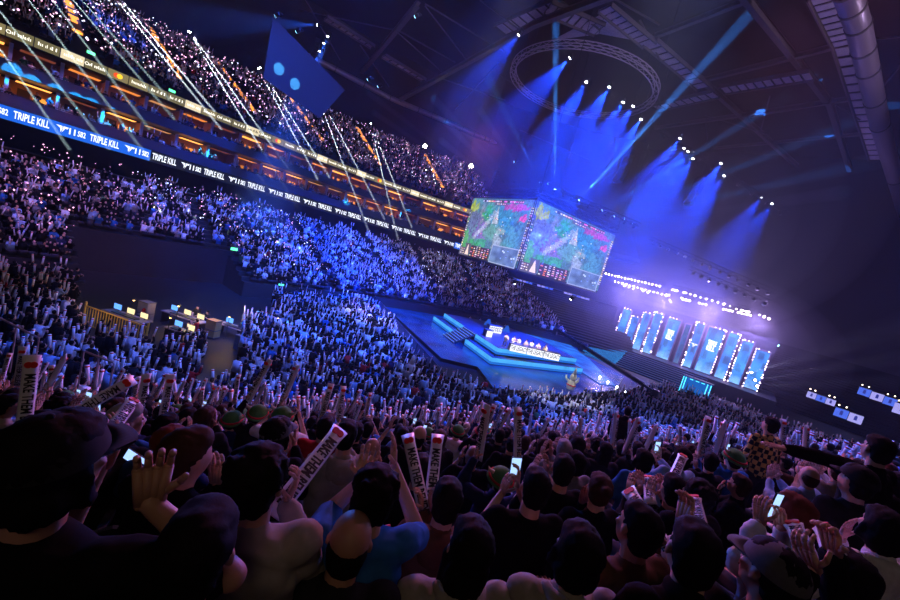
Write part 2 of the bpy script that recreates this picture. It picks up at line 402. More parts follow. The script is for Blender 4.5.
b = MB(); b.box((0, 113.25, 25), (176, .5, 50)); b.build('wall_front', dark, kind='structure')
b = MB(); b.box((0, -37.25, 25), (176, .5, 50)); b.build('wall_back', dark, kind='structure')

# ------------------------------------------------------------------ seating bowl on the left
def spline(pts, n=14):
    out = []; P = [Vector((*p, 0)) for p in pts]; P = [2*P[0]-P[1]]+P+[2*P[-1]-P[-2]]
    for i in range(1, len(P)-2):
        for k in range(n):
            t = k/n; a, b_, c, d = P[i-1:i+3]
            out.append(.5*((2*b_)+(-a+c)*t+(2*a-5*b_+4*c-d)*t*t+(-a+3*b_-3*c+d)*t**3))
    out.append(P[-2]); return out
RB = spline([(-57, -14), (-57, 4), (-57, 20), (-56.8, 33), (-55, 45), (-50, 57), (-42.5, 68.5), (-33, 78), (-22, 84)])
cum = [0]
for i in range(1, len(RB)): cum.append(cum[-1]+(RB[i]-RB[i-1]).length)
PLEN = cum[-1]
def path(t):
    """point and outward normal at arc length t"""
    t = max(0, min(PLEN-1e-4, t)); lo = 0
    for i in range(1, len(cum)):
        if cum[i] >= t: lo = i-1; break
    f = (t-cum[lo])/(cum[lo+1]-cum[lo]); p = RB[lo].lerp(RB[lo+1], f)
    def tg(i): return (RB[min(i+1, len(RB)-1)]-RB[max(i-1, 0)]).normalized()
    tn = tg(lo).lerp(tg(lo+1), f).normalized()
    return p, Vector((-tn.y, tn.x, 0)), tn
def at(t, off, z):
    p, n, _ = path(t); q = p+n*off; return Vector((q.x, q.y, z))
def sweep(mb, prof, t0=0, t1=None, step=2.0, close=False):
    t1 = PLEN if t1 is None else t1; k = max(1, int(round((t1-t0)/step)))
    vs = [at(t0+(t1-t0)*i/k, o, z) for i in range(k+1) for o, z in prof]; n = len(prof)
    m = n if close else n-1
    fs = [(i*n+j, i*n+(j+1) % n, (i+1)*n+(j+1) % n, (i+1)*n+j) for i in range(k) for j in range(m)]
    if close: fs += [tuple(range(n)), tuple(k*n+j for j in range(n-1, -1, -1))]
    mb.add(vs, fs)
T_Y0 = 14.0      # arc length at Y=0
def t_at(off, z, x):
    t = 20
    while t < PLEN-1 and proj(at(t, off, z))[0] < x: t += .5
    return t
T_END = t_at(0, 12, 515)
LOW_N, LOW_O, LOW_Z, LOW_P, LOW_R = 19, -16.6, 1.5, .82, .36
UP_N, UP_O, UP_Z, UP_P, UP_R = 31, 1.2, 18.9, .86, .4
def terrace(n, o, z, p, r, base):
    pr = [(o, base)]
    for i in range(n): pr += [(o+i*p, z+i*r), (o+(i+1)*p, z+i*r)]
    return pr
PIT_T = (T_Y0+6.5, T_Y0+19)                     # recess for the control area
b = MB()
sweep(b, terrace(LOW_N, LOW_O, LOW_Z, LOW_P, LOW_R, 0), 0, PIT_T[0])
sweep(b, terrace(LOW_N-6, LOW_O+6*LOW_P, LOW_Z+6*LOW_R, LOW_P, LOW_R, 0), PIT_T[0], PIT_T[1])
sweep(b, terrace(LOW_N, LOW_O, LOW_Z, LOW_P, LOW_R, 0), PIT_T[1], PLEN)
for t in PIT_T:                                  # cheek walls of the recess
    prof = terrace(7, LOW_O, LOW_Z, LOW_P, LOW_R, 0)
    pts = [at(t, o, z) for o, z in prof]+[at(t, LOW_O+7*LOW_P, 0)]
    b.add(pts, [tuple(range(len(pts)))])
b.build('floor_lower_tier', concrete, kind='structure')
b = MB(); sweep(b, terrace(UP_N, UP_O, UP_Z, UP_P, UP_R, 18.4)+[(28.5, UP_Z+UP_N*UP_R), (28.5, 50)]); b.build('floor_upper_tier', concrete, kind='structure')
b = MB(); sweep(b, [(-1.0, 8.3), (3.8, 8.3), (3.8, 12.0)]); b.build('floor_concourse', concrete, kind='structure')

# near stand: straight rows stepping down towards the stage floor
UA = radians(62); U2 = Vector((-sin(UA), cos(UA), 0)); V2 = Vector((cos(UA), sin(UA), 0))
ROWP, ROWR, HEADH = .8, .376, 1.255
def row_z(i): return 10-.33-.47*(.4+ROWP*i)-HEADH       # tread height of row i, s = .4+.8 i
NROW = 0
while row_z(NROW) > .18: NROW += 1
S_FLOOR = .4+ROWP*NROW-.4
b = MB()
pts = []
for i in range(-4, NROW):
    s0 = .4+ROWP*i-.45; s1 = s0+ROWP; z = row_z(i)
    for s in (s0, s1): pts.append((s, z))
pts.append((pts[-1][0], 0))
A, Bv = -48, 78
vs = []
for t in (A, Bv):
    for s, z in pts:
        q = U2*s+V2*t; vs.append((q.x, q.y, z))
n = len(pts); b.add(vs, [(j, j+1, n+j+1, n+j) for j in range(n-1)])
b.build('floor_near_tier', concrete, kind='structure')

def lookmat(t):
    p, n, tn = path(t); return atan2(tn.y, tn.x)
def bay_matrix(t, off, z):
    q = at(t, off, z); return q, lookmat(t)

# ------------------------------------------------------------------ suites between the ribbons
warm = [emat('suite_light_%d' % i, c, s, True) for i, (c, s) in enumerate((((1,.36,.07), 2.2), ((1,.28,.05), 1.0), ((1,.42,.15), .6), ((.9,.2,.1), .2)))]
suitewall = mat('suite_wall', (.42,.2,.12), .7, noise=.2, nscale=3)
pillarm = mat('suite_pillar', (.5,.45,.58), .6)
frontm = mat('balcony_front', (.035,.04,.07), .5)
chairm = mat('suite_chair', (.03,.04,.08), .7)
BAY = 3.4
def suite_proto(k):
    r = empty('hospitality_box')
    def part(nm, c, s, m):
        bb = MB(); bb.box(c, s); return bb.build(nm, m, r)
    part('floor_slab', (0, 1.4, -.06), (BAY, 4.6, .12), frontm); part('back_wall', (0, 3.6, 1.3), (BAY, .1, 2.4), suitewall)
    bb = MB(); bb.box((-.5, 3.52, 1.0), (.9, .06, 1.9)); bb.build('doorway', mat('suite_door', (.05,.03,.03), .6), r)
    if k < 2:
        bb = MB(); bb.box((.75, 3.5, 1.2), (1.2, .05, .9)); bb.build('wall_glow', emat('suite_glow_%d' % k, (1,.33,.05), (1.3, .6)[k]), r)  # warm glow of the interior, added as an emitting panel
    part('partition', (BAY/2-.06, 2.2, 1.25), (.1, 2.8, 2.4), suitewall)
    part('pillar', (BAY/2-.12, .55, 1.3), (.26, .4, 2.5), pillarm)
    part('balcony_front', (0, -.85, .38), (BAY, .08, 1.0), frontm)
    bb = MB(); bb.bar((-BAY/2, -.85, .98), (BAY/2, -.85, .98), .05); bb.build('handrail', black, r)
    part('ceiling_light', (0, 1.9, 2.4), (BAY*.7, 1.5, .04), warm[k])
    bb = MB()
    for i in range(5): bb.box((-1.3+i*.6, .25, .45), (.46, .45, .12)); bb.box((-1.3+i*.6, .45, .75), (.46, .08, .6))
    bb.build('chair_row', chairm, r)
    return r
protos = [suite_proto(k) for k in range(4)]
used = [0]*4
nb = int((T_END-6)/BAY)
for lev, z in ((0, 12.15), (1, 15.0)):
    for i in range(nb):
        t = 3+BAY*(i+.5); k = random.choice([0, 0, 1, 1, 1, 2, 2, 3, 3])
        o = protos[k] if not used[k] else copy_tree(protos[k]); used[k] = 1
        q, a = bay_matrix(t, .8, z); o.location = q; o.rotation_euler = (0, 0, a)
        lv = ('lower', 'upper')[lev]; kk = ('bright orange', 'orange', 'dim amber', 'nearly dark')[k]
        tag(o, '%s hospitality box lit inside, %s level, number %d along from the left edge' % (kk, lv, i+1), 'box', '%s level hospitality boxes' % lv)
b = MB(); sweep(b, [(-.4, 17.62), (6, 17.62), (6, 18.4), (0, 18.4)], 0, None, 2, True); b.build('ceiling_suites', dark, kind='structure')

# ------------------------------------------------------------------ lower ribbon display
blueled = emat('ribbon_blue', (.015,.13,.75), 1.15); darkled = emat('ribbon_dark', (.01,.012,.03), 1); whiteled = emat('ribbon_white', (.85,.9,1), 1.6)
RP = 5.3
tk = text_mesh('TRIPLE KILL', whiteled, .004, .02)
el = text_mesh('11', whiteled, .004, .03)
sg = text_mesh('S82', whiteled, .004, .02)
bw = MB()                                        # winged mark: a slanted bar and a stem
bw.cur = 0
bw.add([(-.6,-.02,.35), (.0,-.02,.35), (.05,-.02,.05), (-.1,-.02,-.35), (-.16,-.02,.1)], [(0,1,2,3,4)])
bw.add([(.1,-.02,.35), (.62,-.02,.35), (.52,-.02,.15), (.3,-.02,.15), (.0,-.02,-.35), (.12,-.02,.1)], [(0,1,2,3,4,5)])
wing = bw.mesh('wing_mark', whiteled)
def ribbon_proto(m):
    r = empty('ribbon_display')
    bb = MB(); bb.box((0, 0, 0), (RP, .12, 1.2)); bb.build('display_panel', m, r)
    bb = MB(); bb.box((0, .02, .63), (RP, .2, .06)); bb.box((0, .02, -.63), (RP, .2, .06)); bb.build('casing', black, r)
    for me, x, s in ((tk, -1.3, (.46, 1, .95)), (wing, .75, (.75, 1, .9)), (el, 1.5, (.7, 1, .8)), (sg, 2.2, (.42, 1, .75))):
        o = link('lettering' if me is not wing else 'emblem', me, r); o.location = (x, -.075, 0)
        if me is wing: o.scale = s
        else: o.rotation_euler = (pi/2, 0, 0); o.scale = (s[0], s[2], 1)
    return r
rp = [ribbon_proto(blueled), ribbon_proto(darkled)]; ru = [0, 0]
for i in range(int(T_END/RP)):
    t = 1+RP*(i+.5); y = t-T_Y0; k = 0 if (y < 16 or y > 62) else 1
    o = rp[k] if not ru[k] else copy_tree(rp[k]); ru[k] = 1
    q, a = bay_matrix(t, -.25, 11.35); o.location = q; o.rotation_euler = (0, 0, a)
    tag(o, '%s ribbon display reading TRIPLE KILL, section %d from the left edge' % (('blue', 'dark')[k], i+1), 'display', 'ribbon display sections')

# ------------------------------------------------------------------ upper row of lit advertising panels
adm = [emat('sign_cream', (.62,.5,.22), .42), emat('sign_warmwhite', (1,.86,.55), .9), emat('sign_olive', (.42,.36,.17), .42)]
ink = emat('sign_letter', (1,.95,.8), 1.6); inkr = emat('sign_red', (.9,.08,.02), 1.3); inky = emat('sign_yellow', (1,.6,.03), 1.4)
SP = 1.72
def sign_proto(v):
    r = empty('advertising_panel')
    bb = MB(); bb.box((0, 0, 0), (SP-.07, .1, .84)); bb.build('panel', adm[(0, 1, 2, 0, 2, 1)[v]], r)
    bb = MB(); bb.box((0, .05, 0), (SP, .1, .98)); bb.build('casing', black, r)
    bb = MB()
    if v == 0:
        bb.tube([(-.15, -.06, 0), (-.15, -.08, 0)], .24, 16); bb.build('emblem', inkr, r)
        bb = MB(); bb.tube([(.12, -.065, 0), (.12, -.085, 0)], .24, 16); bb.build('emblem', inky, r)
    else:
        x = -.62
        while x < .6:
            w = random.uniform(.05, .12); h = random.choice([.2, .2, .3]); bb.box((x+w/2, -.06, (h-.2)/2-.02), (w*.8, .02, h)); x += w+.035
            if random.random() < .12: x += .12
        if v == 2: bb.tube([(-.7+.13*cos(a*.52), -.06, .13*sin(a*.52)) for a in range(13)], .03, 5)
        bb.build('lettering', ink if v != 5 else mat('sign_ink', (.08,.05,.02), .6), r)
    return r
sp = [sign_proto(v) for v in range(6)]; su = [0]*6
order = [4, 1, 2, 0, 3, 4, 4, 1, 3, 2]
for i in range(int((T_END-1)/SP)):
    v = order[i % 10] if i % 7 else random.randrange(1, 6)
    o = sp[v] if not su[v] else copy_tree(sp[v]); su[v] = 1
    q, a = bay_matrix(.5+SP*(i+.5), -.45, 18.15); o.location = q; o.rotation_euler = (0, 0, a)
    tag(o, '%s backlit advertising panel above the boxes, panel %d from the left edge' % (('cream two-circle', 'bright white', 'olive ringed', 'cream lettered', 'olive lettered', 'warm white')[v], i+1), 'sign', 'advertising panels above the boxes')
for o in sp:
    if not su[sp.index(o)]:
        for c in list(o.children): bpy.data.objects.remove(c)
        bpy.data.objects.remove(o)

# ------------------------------------------------------------------ orange lit stair aisles in the upper tier
stair_col = mat('stair_tread', (.5,.3,.14), .7, noise=.4, nscale=4); nose = emat('stair_glow', (1,.33,.04), 2.6)  # orange light on the stairs is put in as emission
UP_AISLES = [PX(px, py, -72).y+T_Y0 for px, py in ((70, 20), (165, 65), (238, 92))]
UP_AISLES += [UP_AISLES[-1]+d for d in (10.5, 20, 32)]
for k, t in enumerate(UP_AISLES):
    r = empty('aisle_stair', label='orange lit aisle stair climbing the upper tier, stair %d from the left' % (k+1), cat='stair', group='lit stairs of the upper tier')
    bb = MB(); bn = MB()
    for i in range(8, UP_N-1):
        for h in (0, 1):
            o_ = UP_O+(i+h*.5)*UP_P; z = UP_Z+i*UP_R+h*UP_R/2
            q, a = bay_matrix(t, o_+.22, z+.02); bb.box(q, (1.1, .44, .08+UP_R/2), a)
            q, a = bay_matrix(t, o_-.02, z+.02); 
            if random.random() < .8: bn.box(q, (1.0*random.uniform(.4, 1), .05, .2), a)
    bb.build('tread', stair_col, r); bn.build('step_light', nose, r)  # glowing strips stand in for the orange light falling here
# ------------------------------------------------------------------ hanging double screen
def color_grid(name, img, w, h, strength, parent, M4):
    """a lit display: the picture it shows is held per pixel of the display"""
    H, W, _ = img.shape
    xs = np.linspace(-w/2, w/2, W+1); zs = np.linspace(0, h, H+1)
    X, Z = np.meshgrid(xs, zs); co = np.zeros(((W+1)*(H+1), 3), np.float32); co[:, 0] = X.ravel(); co[:, 2] = Z.ravel()
    ii = np.arange(W*H); r = ii//W; c = ii % W; a = r*(W+1)+c
    F4 = np.stack([a, a+1, a+W+2, a+W+1], 1).astype(np.int32)
    me = bpy.data.meshes.new(name); me.vertices.add(len(co)); me.vertices.foreach_set('co', co.ravel())
    me.loops.add(F4.size); me.loops.foreach_set('vertex_index', F4.ravel())
    me.polygons.add(len(F4)); me.polygons.foreach_set('loop_start', np.arange(0, F4.size, 4, dtype=np.int32)); me.polygons.foreach_set('loop_total', np.full(len(F4), 4, np.int32))
    at_ = me.color_attributes.new('led', 'FLOAT_COLOR', 'CORNER')
    cc = np.ones((len(F4), 4, 4), np.float32); cc[:, :, :3] = img.reshape(-1, 1, 3); at_.data.foreach_set('color', cc.ravel())
    me.update(); me.validate()
    key = 'led_%g' % strength
    if key not in MATS:
        m, nt, o = new_mat(key); e = nt.nodes.new('ShaderNodeEmission'); v = nt.nodes.new('ShaderNodeVertexColor'); v.layer_name = 'led'
        e.inputs[1].default_value = strength; nt.links.new(v.outputs[0], e.inputs[0]); nt.links.new(e.outputs[0], o.inputs[0]); MATS[key] = m
        if strength > 1.5: m.cycles.emission_sampling = 'NONE'
    me.materials.append(MATS[key]); o = link(name, me, parent); o.matrix_local = M4; return o
def lerp3(a, b, t): return np.array(a)[None, None, :]*(1-t[..., None])+np.array(b)[None, None, :]*t[..., None]
def vnoise(W, H, sx, sy, rs):
    g = rs.rand(sy+2, sx+2); y = np.linspace(0, sy, H, endpoint=False); x = np.linspace(0, sx, W, endpoint=False)
    yi = y.astype(int); xi = x.astype(int); fy = (y-yi)[:, None]; fx = (x-xi)[None, :]; fy = fy*fy*(3-2*fy); fx = fx*fx*(3-2*fx)
    return (g[yi][:, xi]*(1-fx)+g[yi][:, xi+1]*fx)*(1-fy)+(g[yi+1][:, xi]*(1-fx)+g[yi+1][:, xi+1]*fx)*fy
def game_picture(seed):
    rs = np.random.RandomState(5); W, H = 240, 135
    u, v = np.meshgrid((np.arange(W)+.5)/W, (np.arange(H)+.5)/H)
    n1 = vnoise(W, H, 7, 5, rs); n2 = vnoise(W, H, 22, 14, rs); n3 = vnoise(W, H, 60, 36, rs)
    im = lerp3((.07,.1,.13), (.1,.24,.22), n1)
    def blob(cx, cy, rx, ry, col, k=1., rough=1.3):
        d = ((u-cx)/rx)**2+((v-cy)/ry)**2+(n2-.5)*rough+(n3-.5)*rough*.7
        a = np.clip((1.1-d)*2.2, 0, 1)*k; im[:] = im*(1-a[..., None])+np.array(col)*a[..., None]
    blob(.07, .78, .1, .22, (.32,.38,.03), .9, 2.2); blob(.1, .5, .12, .3, (.13,.17,.24), .8); blob(.05, .3, .07, .2, (.1,.35,.1), .7)
    blob(.25, .7, .06, .22, (.2,.2,.22), .8); blob(.35, .76, .09, .16, (.05,.3,.12), .9, 2.2); blob(.3, .42, .2, .22, (.2,.12,.32), .8, 1.8); blob(.12, .62, .12, .2, (.1,.12,.2), .8)
    blob(.62, .7, .22, .26, (.06,.2,.27), .9); blob(.5, .45, .16, .16, (.13,.27,.22), .9); blob(.3, .26, .2, .1, (.06,.32,.12), .8, 2.4)
    blob(.6, .33, .08, .12, (.35,.38,.42), .7); blob(.82, .4, .1, .2, (.09,.22,.25), .9); blob(.85, .75, .1, .2, (.07,.15,.24), .8)
    blob(.77, .88, .17, .06, (.4,.07,.24), .8, 2.6); blob(.9, .72, .08, .06, (.7,.1,.25), .7, 2.6); blob(.62, .5, .08, .06, (.3,.36,.3), .6)
    # pale ruin with a pointed top, running diagonally
    d = np.abs((u-.26)*.75-(v-.42)*.45); a = ((d+(n3-.5)*.05 < .028) & (u > .2) & (u < .48) & (v > .3))*.6; im[:] = im*(1-a[..., None])+np.array((.45,.5,.55))*a[..., None]
    a = ((np.abs(u-.5) < .05*(1-(v-.6)/.28)) & (v > .6) & (v < .87))*.7; im[:] = im*(1-a[..., None])+np.array((.5,.48,.42))*a[..., None]
    im *= (.35+.8*n3+.5*vnoise(W, H, 110, 66, rs))[..., None]; g_ = im.mean(2, keepdims=True); im[:] = np.clip(g_+(im-g_)*1.25, 0, 1)*1.05
    for k in range(26):
        cx, cy = rs.uniform(.25, .8), rs.uniform(.35, .75); c = [(.9,.9,1), (.9,.3,.2), (.3,.5,1), (1,.8,.3)][k % 4]
        a = ((np.abs(u-cx) < .006) & (np.abs(v-cy) < .007)); im[a] = c
    def rect(x0, y0, x1, y1, c):
        m = (u >= x0) & (u < x1) & (v >= y0) & (v < y1); im[m] = c
    def grid(x0, y0, x1, y1, nx, ny, bg, cols, fill=.6):
        rect(x0, y0, x1, y1, bg)
        for i in range(nx):
            for j in range(ny):
                if rs.rand() < .88:
                    a, b_ = x0+(x1-x0)*(i+.15)/nx, y0+(y1-y0)*(j+.2)/ny; rect(a, b_, a+(x1-x0)/nx*fill*rs.uniform(.5, 1.2), b_+(y1-y0)/ny*.5, cols[rs.randint(len(cols))])
    pale = [(.9,.85,.8), (.8,.75,.9), (.9,.5,.3), (.55,.5,.6), (.95,.9,.5), (.8,.3,.45)]
    grid(.0, .12, .035, .8, 1, 18, (.07,.1,.08), pale+[(.1,.6,.2)]); grid(.965, .12, 1, .9, 1, 22, (.1,.08,.05), pale+[(.9,.6,.2), (.9,.8,.2)], .9)
    grid(.2, .94, .85, .985, 22, 1, (.03,.04,.06), pale+[(.9,.1,.4)], .8); grid(.42, .9, .6, .94, 6, 1, (.1,.09,.14), pale)
    rect(0, 0, 1, .02, (.02,.02,.03)); rect(0, 0, .1, .14, (.1,.1,.14)); grid(.02, .02, .1, .13, 3, 3, (.12,.08,.12), pale)
    rect(.1, .0, .2, .22, (.1,.09,.12)); m = (np.abs(u-.15) < .035*(1-(v-.02)/.2)) & (v > .02) & (v < .2); im[m] = (.8,.62,.55)
    grid(.21, .015, .55, .2, 7, 6, (.05,.03,.05), pale+[(.9,.2,.1), (.9,.6,.1)], .55)
    rect(.565, .0, .97, .28, (.35,.4,.5)); rect(.575, .012, .96, .268, (.11,.17,.3))
    a = ((u > .575) & (u < .96) & (v > .012) & (v < .268)); im[a] = (im*(.6+.9*n2)[..., None])[a]
    for k in range(14):
        cx, cy = rs.uniform(.72, .93), rs.uniform(.05, .22); rect(cx, cy, cx+.018, cy+.02, [(.6,.7,.95), (.2,.35,.8), (.1,.12,.3)][k % 3])
    return np.clip(im, 0, 1.2)
pic = game_picture(1)
CL, CC, CR = Vector((-37.8, 48.0, 0)), Vector((-24.2, 42.5, 0)), Vector((-19.8, 59.4, 0))
CB = CL+CR-CC; ZB, ZT = 10.0, 18.5
cube = empty('hanging_screen', (CC.x, CC.y, ZB), 0, 'giant two faced video screen hung over the stage showing a colourful battle game', 'screen')
def face(a, b_, nm, lab):
    d = (b_-a); w = d.length; x = d.normalized(); y = Vector((0, 0, 1)).cross(x)
    M4 = Matrix.Translation(((a+b_)/2+Vector((0, 0, ZB))-y*.03)-Vector((CC.x, CC.y, ZB))) @ Matrix((x, y, Vector((0, 0, 1)))).transposed().to_4x4()
    o = color_grid(nm, pic, w-.15, ZT-ZB, 1.35, cube, M4); o['label'] = lab
face(CL, CC, 'display', 'left lit face of the hanging screen'); face(CC, CR, 'display', 'right lit face of the hanging screen')
o0 = -Vector((CC.x, CC.y, ZB))
b = MB()
for a, c in ((CL, CC), (CC, CR), (CR, CB), (CB, CL)):
    n_ = Vector((0, 0, 1)).cross((c-a).normalized())*.35
    b.add([a+o0+n_*.1+Vector((0, 0, ZB-.2)), c+o0+n_*.1+Vector((0, 0, ZB-.2)), c+o0+n_*.1+Vector((0, 0, ZT+.25)), a+o0+n_*.1+Vector((0, 0, ZT+.25)), a+o0+n_+Vector((0, 0, ZB-.2)), c+o0+n_+Vector((0, 0, ZB-.2)), c+o0+n_+Vector((0, 0, ZT+.25)), a+o0+n_+Vector((0, 0, ZT+.25))],
          [(0,1,2,3), (7,6,5,4), (0,4,5,1), (3,2,6,7), (0,3,7,4), (1,5,6,2)])
b.build('casing', black, cube)
def truss(mb, a, c, w=.5, step=1.0, r=.035, up=(0, 0, 1)):
    a, c = Vector(a), Vector(c); d = (c-a).normalized(); u = Vector(up); x = u.cross(d)
    if x.length < .1: x = Vector((1, 0, 0))
    x.normalize(); y = d.cross(x); ks = [(x*sx+y*sy)*w/2 for sx, sy in ((-1,-1), (1,-1), (1,1), (-1,1))]
    for k in ks: mb.bar(a+k, c+k, r*2)
    n = max(1, int((c-a).length/step))
    for i in range(n):
        p, q = a.lerp(c, i/n), a.lerp(c, (i+1)/n)
        for j in range(4): mb.bar(p+ks[j], q+ks[(j+1) % 4], r*1.2)
b = MB()
for a, c in ((CL, CC), (CC, CR), (CR, CB), (CB, CL)): truss(b, a+o0+Vector((0, 0, ZT+.8)), c+o0+Vector((0, 0, ZT+.8)), .6, 1.2)
for p in (CL, CC, CR, CB): b.bar(p+o0+Vector((0, 0, ZT)), p+o0+Vector((0, 0, 44)), .05)
b.build('rigging', black, cube)
b = MB(); b.add([p+o0+Vector((0, 0, ZB-.18)) for p in (CL, CC, CR, CB)], [(0,1,2,3)]); b.add([p+o0+Vector((0, 0, ZT+.2)) for p in (CL, CC, CR, CB)], [(0,1,2,3)]); b.build('cover_plate', black, cube)

# ------------------------------------------------------------------ stage floor
def noise_emit(name, c1, c2, s, scale=.6, gx=0, gy=0):
    m, nt, o = new_mat(name); e = nt.nodes.new('ShaderNodeEmission'); tc = nt.nodes.new('ShaderNodeTexCoord'); n = nt.nodes.new('ShaderNodeTexNoise')
    n.inputs['Scale'].default_value = scale; n.inputs['Detail'].default_value = 5; r = nt.nodes.new('ShaderNodeValToRGB')
    r.color_ramp.elements[0].position = .35; r.color_ramp.elements[1].position = .65
    r.color_ramp.elements[0].color = (*c1, 1); r.color_ramp.elements[1].color = (*c2, 1)
    nt.links.new(tc.outputs['Object'], n.inputs['Vector']); nt.links.new(n.outputs['Fac'], r.inputs[0]); nt.links.new(r.outputs[0], e.inputs[0])
    e.inputs[1].default_value = s
    a = nt.nodes.new('ShaderNodeAddShader'); g = nt.nodes.new('ShaderNodeBsdfPrincipled'); g.inputs['Base Color'].default_value = (.01,.012,.02, 1); g.inputs['Roughness'].default_value = .25
    nt.links.new(e.outputs[0], a.inputs[0]); nt.links.new(g.outputs[0], a.inputs[1]); nt.links.new(a.outputs[0], o.inputs[0]); MATS[name] = m; return m
deckm = noise_emit('deck_blue_glow', (.0,.008,.13), (.002,.035,.42), 1.0, .35)  # blue spot light on the dark floor, put in as emission
runm = noise_emit('runway_led', (.006,.07,.5), (.03,.22,.8), 1.0, .5)
edge = mat('deck_edge', (.02,.025,.04), .5)
deck_poly = [(-40.2, 38.2), (-21.5, 29.0), (-19.0, 31.5), (-15.0, 28.2), (-11.5, 36), (-10.2, 46), (-12, 56), (-20, 61), (-24.5, 70.0), (-31, 70), (-34.5, 56), (-38.6, 46)]
st = empty('thrust_stage', label='low blue lit floor stage spreading in front of the player platform', cat='stage')
b = MB(); b.prism(deck_poly, 0.0, .34); b.build('base', edge, st)
b = MB(); b.add([(x, y, .35) for x, y in deck_poly], [tuple(range(len(deck_poly)))]); b.build('lit_floor', deckm, st)
run = [PZ(*q, .42).to_2d() for q in ((518, 329), (541, 331), (561, 338), (590, 360), (616, 386), (600, 384), (560, 358))]
b = MB(); b.add([(x, y, .44) for x, y in run], [tuple(range(len(run)))]); o = b.build('runway', runm, st); o['label'] = 'brighter blue runway towards the main stage'
# light beads along the edge
beads = [PZ(*q, .5) for q in ((600, 377), (608, 382), (617, 387), (626, 392))]
b = MB()
for p in beads: b.ball(p, .12, 8, 5)
b.build('edge_light', emat('bead', (.8,.85,1), 12), st)

# player platform: two bands of lit risers around a polygon
PA, PBc = PZ(581, 374, .4).to_2d(), PZ(490, 364, .4).to_2d()
PC, PD1, PE = PZ(466, 345, .4).to_2d(), PZ(446, 335, .4).to_2d(), PZ(433, 321, .4).to_2d()
dl = (PE-PBc).normalized(); PC = PBc+dl*(PC-PBc).dot(dl); PD1 = PBc+dl*(PD1-PBc).dot(dl)
inn = Vector((-dl.y, dl.x)); inn = inn if inn.dot(PA-PBc) > 0 else -inn
PF, PG = PE+inn*10, PA+dl*9
def inset(k):
    da = (PA-PBc).normalized(); return [PA+dl*k-da*0.9*k*0, PBc+dl*k+inn*k, PE-dl*0*k+inn*k, PF-inn*k, PG-inn*k]
risem = MATS.get('riser')
def stripe_mat():
    m, nt, o = new_mat('riser_led'); e = nt.nodes.new('ShaderNodeEmission'); tc = nt.nodes.new('ShaderNodeTexCoord'); sp_ = nt.nodes.new('ShaderNodeSeparateXYZ')
    n = nt.nodes.new('ShaderNodeTexNoise'); n.inputs['Scale'].default_value = .9; n.inputs['Detail'].default_value = 2
    mr = nt.nodes.new('ShaderNodeMapRange'); mr.inputs['To Min'].default_value = .65; mr.inputs['To Max'].default_value = 1.35
    e.inputs[0].default_value = (.07,.42,1.0, 1); nt.links.new(tc.outputs['Object'], n.inputs['Vector']); nt.links.new(n.outputs['Fac'], mr.inputs['Value']); nt.links.new(mr.outputs[0], e.inputs[1])
    nt.links.new(e.outputs[0], o.inputs[0]); return m
risem = stripe_mat(); ris2 = emat('riser_deep', (.015,.16,.7), 1.0)
pf = empty('player_platform', (PBc.x, PBc.y, .35), 0, 'raised angular player platform with two bright blue lit riser bands and steps', 'platform')
off = Vector((-PBc.x, -PBc.y, -.35))
def wallband(a, c, z0, z1, m, nm, th=.12):
    bb = MB(); d = (c-a).normalized(); nn = Vector((-d.y, d.x)); mid = (a+c)/2
    bb.box(Vector((mid.x, mid.y, (z0+z1)/2))+off, ((c-a).length, th, z1-z0), atan2(d.y, d.x)); return bb.build(nm, m, pf)
for lev in (0, 1):
    k = lev*1.1; z0 = .4+lev*.78
    A_, B_, E_ = PA+dl*0+(-(PA-PBc).normalized())*0, PBc, PE
    A_ = PA+dl*k-(PA-PBc).normalized()*k*.3; B_ = PBc+dl*k+inn*k; Cx = PC+inn*k; Dx = PD1+inn*k; E_ = PE-dl*k*.6+inn*k
    base = [A_, B_, E_, PF, PG]
    bb = MB(); bb.prism([(p.x+off.x, p.y+off.y) for p in base], z0-.06-.35+.0, z0+.66-.35); bb.build('deck', edge, pf)
    for a, c in ((B_, A_), (Cx, B_), (E_, Dx)):
        L = (c-a).length; n = max(1, int(L/2.4))
        for i in range(n):
            p, q = a.lerp(c, i/n), a.lerp(c, (i+.985)/n)
            wallband(p, q, z0+.28, z0+.66, risem, 'riser_panel', .16); wallband(p, q, z0+.02, z0+.26, ris2, 'riser_panel', .15)
stepm = emat('step_led', (.25,.45,.85), 1.0); n = 8
for i in range(n):
    k = -1.2+i*(2.6/n); z = .42+i*(1.5/n); a, c = PC+inn*k, PD1+inn*k
    bb = MB(); d = (c-a).normalized(); mid = (a+c)/2; bb.box(Vector((mid.x, mid.y, z))+off, ((c-a).length, .34, .2), atan2(d.y, d.x)); tr_ = bb.build('step', edge, pf)
    bb = MB(); mm = mid-inn*.16; bb.box(Vector((mm.x, mm.y, z+.07))+off, ((c-a).length, .03, .05), atan2(d.y, d.x)); bb.build('step_light', stepm, tr_)
